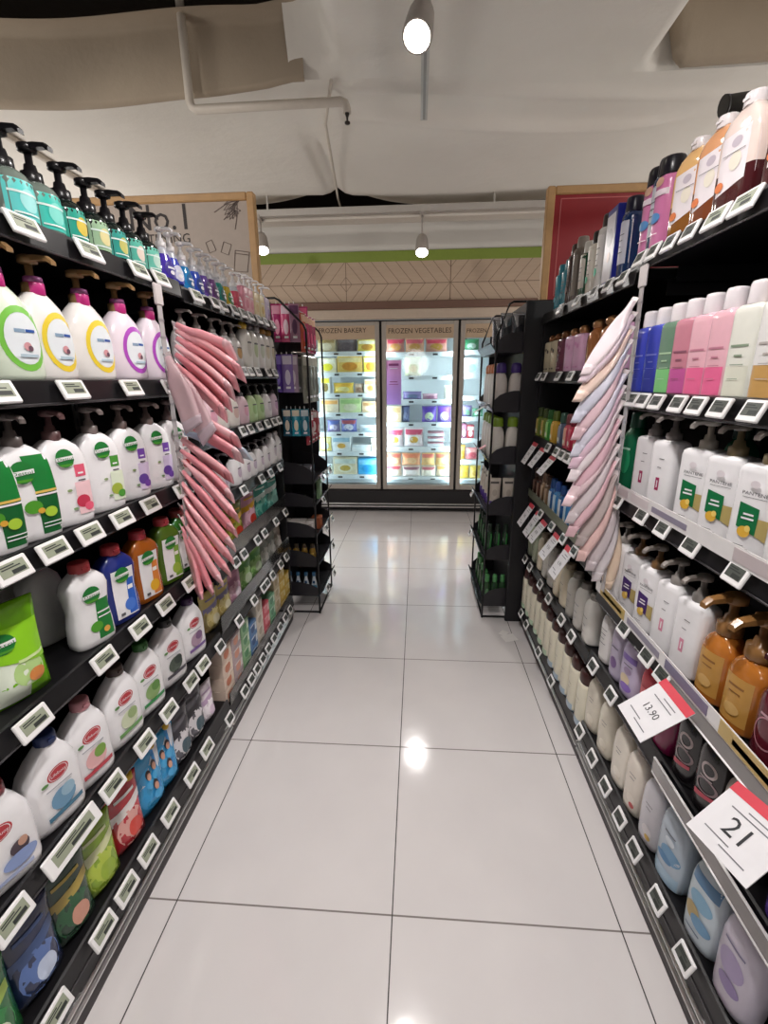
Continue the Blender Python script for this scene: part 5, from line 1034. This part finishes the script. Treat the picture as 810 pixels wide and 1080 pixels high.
# ------------------------------------------------------------------ clip strips hung with soft packs
def pack(name, label, group, root, tip, w, col, col2, roll=55, th0=.008, taper=0):
    """a folded soft pack hung by one end: root and tip are world points"""
    a, b = Vector(root), Vector(tip); x = (b-a); L = x.length; x = x/L
    zv = Vector((0, 1, 0)); yv = zv.cross(x).normalized(); zv = x.cross(yv)
    r = math.radians(roll); yv, zv = yv*math.cos(r)+zv*math.sin(r), zv*math.cos(r)-yv*math.sin(r)
    t = thing(name, label, 'pack', a, 0, group)
    t.matrix_world = Matrix(((x.x, yv.x, zv.x, a.x), (x.y, yv.y, zv.y, a.y), (x.z, yv.z, zv.z, a.z), (0, 0, 0, 1)))
    N, K = 12, 14; seed = L*57
    def sect(u, grow=0):
        ww = (w+grow)*(.30+.70*sst(0, .5, u))*(1-taper*sst(.55, 1, u)); th = (th0*(.55+.45*sst(0, .3, u))*(1-.75*sst(.84, 1, u))+.0012+grow*.1)
        P = []
        for j in range(K):
            c_, s_ = math.cos(2*PI*j/K), math.sin(2*PI*j/K)
            py = .5*ww*math.copysign(abs(c_)**.55, c_); pz = th*math.copysign(abs(s_)**.8, s_)
            pz += .0022*math.sin(py/w*16+seed)*(1-sst(.85, 1, u)) + .004*math.sin(u*4+seed)
            P.append((u*L+.10*L*(py/w)*sst(.7, 1, u), py, pz))
        return P
    mb = MB(); mb.loft([sect(.93*i/N) for i in range(N+1)], c(col, .38, 0, .05, .2)); obj('folded_cloth', mb, t)
    f = MB(); f.loft([sect(u, .003) for u in (.86, .92, .96, 1.0)], c(col2, .2, 0, .05, .3)); obj('plastic_sleeve', f, t)
    obj('hang_tab', MB().box((-.012, -.010, -.001), (.02, .010, .001), c('#d8cfd0', .3)), t)
def clip_strip(label, X, Y, z0, z1, side):
    t = thing('clip_strip', label, 'clip strip', (0, 0, 0))
    s = MB().box((X-.0012, Y-.011, z0), (X+.0012, Y+.011, z1), c('#b9b3b4', .25)); k = 0
    z = z1-.05
    while z > z0:
        s.box((X-.002, Y-.012, z), (X+.002, Y+.012, z+.006), c('#8f8a8c', .3)); z -= .045
    obj('strip', s, t); obj('top_clip', MB().bbox((X-.004, Y-.02, z1-.01), (X+.012*(1 if side < 0 else -1)*0+.004, Y+.02, z1+.045), c('#d0c8c8', .3), .003), t)
YL = .42
clip_strip('clear hanging strip holding pink packs on the left shelves', -.652, YL, .80, 1.60, -1)
LP_ = [((186, 343), (246, 372)), ((187, 349), (257, 395)), ((188, 356), (250, 406)), ((187, 364), (246, 416)), ((187, 373), (243, 428)), ((187, 384), (238, 440)), ((180, 384), (222, 462)), ((178, 376), (204, 452)),
       ((200, 432), (252, 468)), ((198, 444), (254, 484)), ((196, 456), (262, 480)), ((193, 462), (244, 506)), ((192, 474), (246, 526)), ((192, 486), (252, 546)), ((191, 498), (250, 562)), ((190, 510), (248, 578)), ((190, 522), (246, 592)), ((190, 534), (243, 606)), ((190, 546), (236, 616)), ((191, 556), (226, 626)), ((193, 562), (214, 632))]
PINK1 = ['#e89ca4', '#ecaab0', '#e4929b', '#efb4ba', '#e08c96']
NW = ['topmost', 'second', 'third', 'fourth', 'fifth', 'sixth', 'seventh', 'eighth', 'ninth', 'tenth', 'eleventh', 'twelfth', 'thirteenth', 'fourteenth', 'fifteenth', 'sixteenth', 'seventeenth', 'eighteenth', 'nineteenth', 'twentieth', 'lowest']
for j, (r, t_) in enumerate(LP_):
    dy = {6: -.035, 7: -.05, 10: .05}.get(j, 0)
    a = atY(r[0], r[1], YL+dy); b = atY(t_[0], t_[1], YL+dy)
    greyish = j in (6, 7); blue = j == 10
    pack('shower_cap_pack', '%s pack, %s%s on the left hanging strip' % ('pale pink clear-wrapped' if greyish else 'pale blue' if blue else 'folded pink', NW[j], ' from the top' if 0 < j < 20 else ''), 'pink packs on the left hanging strip', a, b, .075 if greyish else .066,
         '#d0b0b6' if greyish else '#a8bcd0' if blue else PINK1[j % 5], '#c9b4be' if greyish else '#c4d2e0' if blue else ('#efc4ca' if j % 3 == 0 else '#eba8b0'), 20 if greyish else 52)
YR = .49
clip_strip('clear perforated hanging strip holding pale packs on the right shelves', .645, YR, .74, 1.63, 1)
RP = [((668, 318), (617, 396)), ((667, 333), (614, 403)), ((665, 348), (609, 424)), ((663, 362), (607, 446)), ((659, 378), (607, 464)), ((659, 394), (605, 482)), ((656, 410), (604, 494)), ((654, 426), (602, 508)), ((653, 442), (604, 524)), ((651, 457), (597, 534)), ((650, 472), (600, 552)), ((649, 486), (600, 566)), ((649, 500), (611, 576)), ((650, 513), (612, 592)), ((652, 525), (622, 602)), ((651, 537), (629, 613)), ((650, 548), (641, 622))]
RC = ['#eadbe0', '#e3d0da', '#ecd2c4', '#cfd0e0', '#e4c4cc', '#d6d4e2', '#dfc0d0', '#e6dade', '#dcb4c0', '#e8ccd2', '#cfc4c8', '#e0b8c0', '#b8aaa8', '#e6c0bc', '#c8bcc0', '#d4ccd0', '#e2cab4']
RD = ['pale rose', 'off-white', 'peach', 'pale blue', 'blush', 'pale periwinkle', 'mauve pink', 'white', 'dusty pink', 'light pink', 'pale grey', 'soft pink', 'grey', 'salmon', 'silver grey', 'pearl', 'beige']
for j, (r, t_) in enumerate(RP):
    a = atY(r[0], r[1], YR); b = atY(t_[0], t_[1], YR)
    pack('shower_cap_pack', '%s folded pack, %s%s on the right hanging strip' % (RD[j], NW[j] if j < 16 else 'lowest', ' from the top' if 0 < j < 16 else ''), 'pale packs on the right hanging strip', a, b, .056, RC[j], RC[j], 58, .009, .5)

# ------------------------------------------------------------------ wire racks at the gondola ends
WIRE = c('#131215', .35, .3)
def rack(label, side, xf, xb, y0, y1, ztop, levels):
    """xf: aisle side, xb: back side, levels: shelf heights"""
    t = thing('display_rack', label, 'display rack', (0, 0, 0), 0, 'wire racks at the ends of the shelves')
    s = side; bx0, bx1 = min(xb, xb+s*.02), max(xb, xb+s*.02)
    obj('back_panel', MB().box((bx0, y0, .06), (bx1, y1, ztop+.10), BLACK), t)
    for y in (y0, y1):
        obj('post', MB().tube([(xf, y, 0), (xf, y, ztop-.06), (xf+s*.012, y, ztop-.03), (xb-s*.09, y, ztop+.09), (xb-s*.07, y, ztop+.1), (xb, y, ztop+.1)], .006, WIRE, 6), t)
    fx = xf+s*.045; obj('side_panel', MB().box((min(fx, xb), y1-.004, .06), (max(fx, xb), y1+.002, ztop-.02), BLACK), t)
    obj('foot', MB().tube([(xf, y0, .008), (xb, y0, .008)], .006, WIRE, 6).tube([(xf, y1, .008), (xb, y1, .008)], .006, WIRE, 6).tube([(xf, y0, .008), (xf, y1, .008)], .006, WIRE, 6), t)
    for z, h in levels:
        sh = MB().box((min(xf, xb), y0+.004, z), (max(xf, xb), y1-.004, z+.006), BLACK2)
        for y in (y0+.002, y1-.006):
            n = len(sh.v); w = xb-xf
            pts = [(0, 0), (1, 0), (1, 1), (.72, 1), (.45, .93), (.22, .8), (.07, .62), (0, .5)]
            for yy in (y, y+.004): sh.v += [(xf+w*a, yy, z+h*b) for a, b in pts]
            k = len(pts); sh.face([n+i for i in range(k)], BLACK2); sh.face([n+k+i for i in range(k)][::-1], BLACK2)
            for i in range(k): q = (i+1) % k; sh.face([n+i, n+k+i, n+k+q, n+q], BLACK2)
        so = obj('bin_shelf', sh, t)
        d = -s*.03; z1 = z+.012; f = MB(); n = len(f.v)
        R = [[(xf, yy, z), (xf+d, yy, z+.042), (xf+d+s*.004, yy, z+.045), (xf+s*.006, yy, z+.004)] for yy in (y0+.004, y1-.004)]
        f.loft(R if s < 0 else R[::-1], c('#4c5054', .25, .2), smooth=False); obj('price_rail', f, so)
    return t
LRx, LRb = -.535, -.76
LV = [(.816, .13), (.681, .085), (.494, .095), (.307, .105), (.112, .095)]
rack('black wire display rack at the far end of the left shelves', -1, LRx, LRb, 1.665, 2.07, 1.70, LV)
RRx, RRb = .455, .60
RV = [(1.519, .10), (1.217, .11), (.936, .10), (.643, .11), (.372, .095), (.074, .12)]
rack('black wire display rack at the far end of the right shelves', 1, RRx, RRb, 1.665, 2.22, 1.66, RV)
t = thing('end_panel', 'tall black end panel between the right shelves and the wire rack', 'panel', (0, 0, 0)); obj('board', MB().bbox((.585, 1.621, 0), (.74, 1.65, 1.76), BLACK, .004), t)
# small labels on the racks
def rack_label(side, y, z, xf, lb):
    t = thing('price_tag', lb, 'price label', (xf-side*.034, y, z+.022), PI/2 if side < 0 else -PI/2, 'small price labels on the wire racks'); f, g = ESL['S']; link('housing', f, t); link('screen', g, t)
for z, ys, d in ((.816, (1.74, 1.86, 1.98), 'uppermost'), (.681, (1.74,), 'second highest'), (.494, (1.78, 1.98), 'third highest'), (.307, (1.98,), 'fourth highest'), (.112, (1.74, 1.98), 'lowest')):
    for j, y in enumerate(ys): rack_label(-1, y, z, LRx, 'small white label, %s along the left wire rack\'s %s bin' % (('first', 'second', 'third')[j] if len(ys) > 1 else 'alone', d))
for z, d in ((.643, 'purple packs'), (.372, 'green bottles')): rack_label(1, 2.1, z, RRx, 'small white label on the right wire rack bin holding %s' % d)
# left rack contents
def hang(name, label, group, x, y, z, w, h, col, col2):
    t = thing(name, label, 'pack', (x, y, z), 0, group); t.rotation_euler = (0, 0, .25)
    mb, S_ = pouch_body(w/2, .014, h, c(col, .2, 0, .06, .4)); obj('pouch_body', mb, t)
    obj('header_card', graphics([('rect', -.8, .8, .74, .96, c(col2, .4)), ('ell', 0, .4, .5, .2, c(col2, .4)), ('rect', -.4, .4, .1, .16, WH)], S_), t)
    obj('hook', MB().tube([(0, .0, h), (0, .02, h+.012), (0, .05, h+.012)], .003, CHROME, 5), t)
def hx(px, y): return atY(px, 400, y).x
for k in range(7):
    px = 295+k*4.5; y = 1.70+.03*(k % 2)+(.2 if k > 4 else 0); z = atY(px, 361, y).z
    hang('razor_pack', '%s hanging pack, %s along the left rack\'s top row' % (('magenta', 'crimson', 'rosy', 'pale', 'white and plum', 'orange red', 'raspberry')[k], ('first', 'second', 'third', 'fourth', 'fifth', 'sixth', 'seventh')[k]), 'packs on the left rack\'s top row', hx(px+1, y), y, z, .055, .19, ('#b02a6c', '#b83058', '#c84c78', '#c9bcc4', '#a87890', '#c2423c', '#a82464')[k], ('#e8a0b8', '#3a2c5c', '#e4c8d4', '#e8e4e6', '#5c2c54', '#e0b098', '#d85c84')[k])
for k in range(6):
    px = 292+k*5.4; y = 1.70+.03*(k % 2)+(.2 if k > 3 else 0); z = atY(px, 414, y).z
    hang('razor_pack', '%s hanging pack, %s along the left rack\'s second row' % (('deep violet', 'purple', 'lilac', 'pale mauve', 'grey', 'silver grey')[k], ('first', 'second', 'third', 'fourth', 'fifth', 'sixth')[k]), 'packs on the left rack\'s second row', hx(px+1, y), y, z, .062, .20, ('#5a3ca0', '#6a48b4', '#8c74b8', '#b49cb4', '#8f9088', '#a3a49a')[k], ('#8c74d0', '#c8bce4', '#d8d0e4', '#d8ccd4', '#6c6e68', '#c8c8c0')[k])
for k in range(7):
    px = 299+k*4.8; y = 1.70+.03*(k % 2)+(.2 if k > 4 else 0); z = atY(px, 460, y).z
    hang('toothbrush_pack', '%s hanging pack, %s along the left rack\'s third row' % (('navy teal', 'teal', 'turquoise', 'aqua', 'sea blue', 'red', 'crimson and white')[k], ('first', 'second', 'third', 'fourth', 'fifth', 'sixth', 'seventh')[k]), 'packs on the left rack\'s third row', hx(px+1, y), y, z, .05, .15, ('#1f5870', '#1f86a4', '#2c9cb4', '#3cacb8', '#2c7c94', '#a83c44', '#b05058')[k], ('#d8d0c0', '#dce4e0', '#e0d8c0', '#d8e8e8', '#c8d8dc', '#e8d0cc', '#ece4e2')[k])
for r_, (yy_, cols, w_, h_, cat_, d_) in enumerate(((352, ('#c2543c', '#b82860', '#a82058', '#9c2c5c'), .05, .2, 'razor_pack', 'top'), (400, ('#8f9084', '#7d8076', '#9c9d90', '#888a80'), .06, .26, 'sponge_pack', 'second'), (455, ('#a83c48', '#b4505c', '#98343f', '#c06a72'), .045, .17, 'toothbrush_pack', 'third'))):
    for k in range(4):
        y = 1.75+.085*k; z = atX(319, yy_, LRx-.05).z-h_*.5
        t = thing(cat_, '%s hanging pack facing the aisle, %s on the left rack\'s %s row' % (('orange and raspberry', 'grey patterned', 'dark red')[r_], ('first', 'second', 'third', 'last')[k], d_), 'pack', (LRx-.035, y, z), PI/2-.35, 'aisle side packs on the left rack')
        mb, S_ = pouch_body(w_/2, .013, h_, c(cols[k], .25, 0, .25, .3)); obj('pouch_body', mb, t)
        obj('header_card', graphics([('rect', -.8, .8, .78, .96, c(('#e0b090', '#b8b8ac', '#e4d8d4')[r_], .4)), ('ell', 0, .4, .5, .16, c(('#d83c74', '#6c6e66', '#d8c0bc')[r_], .4)), ('rect', -.4, .4, .1, .15, WH)], S_), t)
        obj('hook', MB().tube([(0, 0, h_), (0, .02, h_+.012), (0, .08, h_+.012)], .003, CHROME, 5), t)
for k in range(3):
    t = thing('clear_pouch', 'small silver pack, %s in the left rack below the toothbrushes' % ('left one', 'middle one', 'right one')[k], 'pack', (-.71+k*.07, 1.72, .823), 0, 'silver packs in the left rack')
    mb, S_ = pouch_body(.032, .02, .10, c('#7a7c84', .12, .5)); obj('pouch_body', mb, t); obj('print', graphics([('ell', 0, .5, .5, .2, c('#c0c2c8', .2))], S_), t)
bx('rk_white', '#d8d0cc', '#b8a8a4', '#e8e2de', .024, .03, .085); bx('rk_cream', '#c8cfa4', '#b0b88a', '#dce0c0', .055, .02, .045); bx('rk_green', '#8fb088', '#c8d8bc', '#5c8458', .03, .012, .12); bx('rk_org', '#a85c3c', '#c87c54', '#8a4430', .04, .03, .07)
put('rk_cream', 'soap_box', 'flat cream box alone in the left rack\'s second bin', 'box', (-.655, 1.72, .69), 0)
put('rk_green', 'soap_box', 'pale green card facing the aisle in the left rack', 'box', (-.545, 1.85, .69), PI/2)
put('rk_org', 'soap_box', 'orange brown box facing the aisle in the left rack', 'box', (-.57, 1.85, .501), PI/2)
for k in range(4): put('rk_white', 'soap_box', 'small white box, %s of the row in the left rack' % ('first', 'second', 'third', 'last')[k], 'box', (-.725+k*.05, 1.72, .501), 0, 'white boxes in the left rack')
kind('rk_gold', 'loft', .02, .018, .10, c('#8c6c2c', .2, coat=.3), 2.2, 'flip', c('#3c3020', .3), .012, None, [('rect', -.6, .6, .2, .7, c('#c0a050', .3))], prof='shoulder', seg=14)
kind('rk_blue', 'loft', .02, .016, .11, c('#c4ccd4', .2), 2.4, 'flip', c('#2c5c80', .3), .011, None, [('rect', -.9, .9, .04, .45, c('#3c84a8', .3)), ('rect', -.4, .4, .55, .7, c('#24486c', .3))], prof='soap', seg=14)
for k in range(4): put('rk_gold', 'small_bottle', 'small golden bottle, %s of the row in the left rack' % ('first', 'second', 'third', 'last')[k], 'bottle', (-.725+k*.05, 1.72, .314), 0, 'golden bottles in the left rack')
for k in range(4): put('rk_blue', 'small_bottle', 'small pale bottle with blue base, %s of the left rack\'s row' % ('first', 'second', 'third', 'last')[k], 'bottle', (-.725+k*.05, 1.72, .119), 0, 'blue base bottles in the left rack')
# right rack contents
for k in range(3):
    y = 1.72+.0*k; x = (.57, .515, .50)[k]; y = (1.72, 1.73, 1.9)[k]
    t = thing('foil_bag', 'crumpled silver foil bag, %s on top of the right rack' % ('nearest the panel', 'middle one', 'farthest back')[k], 'bag', (x, y, 1.526), 0, 'silver bags on the right rack')
    mb, S_ = pouch_body(.036, .022, .19, c('#8f9094', .15, .75, .2)); obj('pouch_body', mb, t); obj('print', graphics([('quad', [(-.6, .3), (.5, .4), (.6, .7), (-.5, .6)], c('#3c3e44', .25)), ('rect', -.9, .9, .93, .99, c('#c8cacf', .2))], S_), t)
def rk(key, body, cap, h=.2): kind(key, 'loft', .036, .028, h, c(body, .28), 2.6, 'wide', c(cap, .3), .028, None, [('rect', -.3, .3, .5, .51, c('#d0c8c4', .4))], prof='taper', seg=18)
rk('rk_wp', '#e2dad4', '#4a3480'); rk('rk_wo', '#e0dcd8', '#c8743c'); rk('rk_wg', '#e0dad2', '#7c9a2c')
for k in range(2):
    put('rk_wp', 'lotion_bottle', 'white bottle with purple cap, %s of the pair on the right rack' % ('left', 'right')[k], 'bottle', (.495+k*.078, 1.715, 1.224), 0, 'purple cap bottles on the right rack')
    put('rk_wg', 'lotion_bottle', 'white bottle with green cap, %s of the pair on the right rack' % ('left', 'right')[k], 'bottle', (.495+k*.078, 1.715, .943), 0, 'green cap bottles on the right rack')
for k in range(4):
    put('rk_wo', 'lotion_bottle', 'white bottle with orange cap, %s along the right rack\'s aisle side' % ('first', 'second', 'third', 'last')[k], 'bottle', (.492, 1.82+k*.1, 1.224), -PI/2, 'orange cap bottles on the right rack')
    put('rk_wg', 'lotion_bottle', 'white bottle with green cap, %s along the right rack\'s aisle side' % ('first', 'second', 'third', 'last')[k], 'bottle', (.492, 1.82+k*.1, .943), -PI/2, 'green cap bottles on the right rack')
kind('rk_pk', 'pouch', .034, .018, .2, c('#cfc4b8', .3), gfx=[('rect', -.95, .95, .03, .34, c('#5c3f94', .3)), ('rect', -.7, .7, .84, .9, c('#5a5450', .4)), ('ell', 0, .58, .4, .1, c('#b8aca0', .4))])
for k in range(2): put('rk_pk', 'wipes_pack', 'beige and purple pack, %s of the pair on the right rack' % ('left', 'right')[k], 'pack', (.495+k*.078, 1.715, .65), 0, 'beige packs on the right rack')
for k in range(4): put('rk_pk', 'wipes_pack', 'beige and purple pack, %s along the right rack\'s aisle side' % ('first', 'second', 'third', 'last')[k], 'pack', (.485, 1.82+k*.1, .65), -PI/2, 'beige packs on the right rack')
kind('rk_gr', 'loft', .019, .018, .16, c('#1f3a24', .2, coat=.3), 2.2, 'tall', c('#1a2a1e', .3), .013, None, [('quad', [(-.2, .1), (.3, .1), (.5, .9), (.1, .9)], c('#3f8a48', .3))], prof='shoulder', seg=14)
kind('rk_gr2', 'loft', .022, .02, .14, c('#2a4a2c', .2, coat=.3), 2.2, 'tall', c('#4a8a50', .3), .014, None, [('ell', 0, .45, .5, .25, c('#7ca87c', .3))], prof='shoulder', seg=14)
for z, kk_, d in ((.379, 'rk_gr', 'upper'), (.081, 'rk_gr2', 'lower')):
    for k in range(3): put(kk_, 'small_bottle', 'small green bottle, %s across the right rack\'s %s bin' % (('first', 'second', 'third')[k], d), 'bottle', (.482+k*.045, 1.71, z), 0, 'green bottles in the right rack')
    for k in range(4): put(kk_, 'small_bottle', 'small green bottle, %s along the aisle side of the right rack\'s %s bin' % (('first', 'second', 'third', 'last')[k], d), 'bottle', (.484, 1.79+k*.1, z), -PI/2, 'green bottles in the right rack')
# small flyers on the right rack's rails
for (px, py), col, d, y in (((500, 435), '#c9c4c4', 'pale grey', 1.9), ((505, 474), '#d89aa0', 'pink', 1.95)):
    p = atY(px, py, y); t = thing('shelf_flyer', '%s card sticking out of the right wire rack towards the freezer' % d, 'card', p); obj('card', MB().box((-.0, -.03, -.0008), (.11, .03, .0008), c(col, .4)), t); t.rotation_euler = (0, -.55, 0)
# papers on the floor
for j, ((px, py), r) in enumerate((((601, 676), .3), ((586, 668), .9))):
    p = atZ(px if j else 537, py if j else 673, .0008); 
    if j: p = atZ(531, 668, .0008)
    t = thing('paper_slip', ('white paper slip lying on the floor by the right shelves', 'smaller pale paper slip on the floor by the black end panel')[j], 'paper', (p.x, p.y, .0004)); w = (.075, .045)[j]
    mb = MB(); N = 5
    for i in range(N+1):
        for s in (0, 1): mb.v.append((-w/2+w*i/N, (s-.5)*w*.9, .0006+.004*(i/N)**3))
    for i in range(N): mb.face([2*i, 2*i+2, 2*i+3, 2*i+1], c('#ddd9d6', .6), True)
    n = len(mb.v); mb.v += [(x, y, z+.0004) for x, y, z in mb.v[:n]]
    for i in range(N): mb.face([n+2*i, n+2*i+2, n+2*i+3, n+2*i+1], c('#ddd9d6', .6), True)
    obj('sheet', mb, t); t.rotation_euler = (0, 0, r)
# dark fitting hanging at the upper right
p = atY(790, 108, .9)
q = atY(764, 112, .9)
t = thing('ceiling_fitting', 'dark grey tubular fitting hanging behind the oil bottles at upper right', 'fitting', p)
obj('tube', MB().tube([(q.x-p.x, 0, q.z-p.z), (.28, 0, .03)], .028, c('#4a4844', .4, .3), 14), t)
obj('end_cap', MB().tube([(q.x-p.x-.004, 0, q.z-p.z-.0005), (q.x-p.x+.004, 0, q.z-p.z+.0005)], .030, c('#2c2a28', .4), 14), t)
obj('hanger', MB().tube([(.12, 0, .03), (.12, 0, 2.72-p.z)], .005, c('#4a4844', .4), 6), t)

# ------------------------------------------------------------------ world and view
w = bpy.data.worlds.new('store_ambient'); SC.world = w; w.use_nodes = True
bg = w.node_tree.nodes['Background']; bg.inputs['Color'].default_value = (1, .97, .95, 1); bg.inputs['Strength'].default_value = .10
vs = SC.view_settings; vs.view_transform = 'Standard'; vs.look = 'None'; vs.gamma = 1; vs.use_curve_mapping = False; vs.exposure = -.2

for lb_ in LABELS:
    if len(lb_.split()) > 16: print('LONG LABEL', lb_)
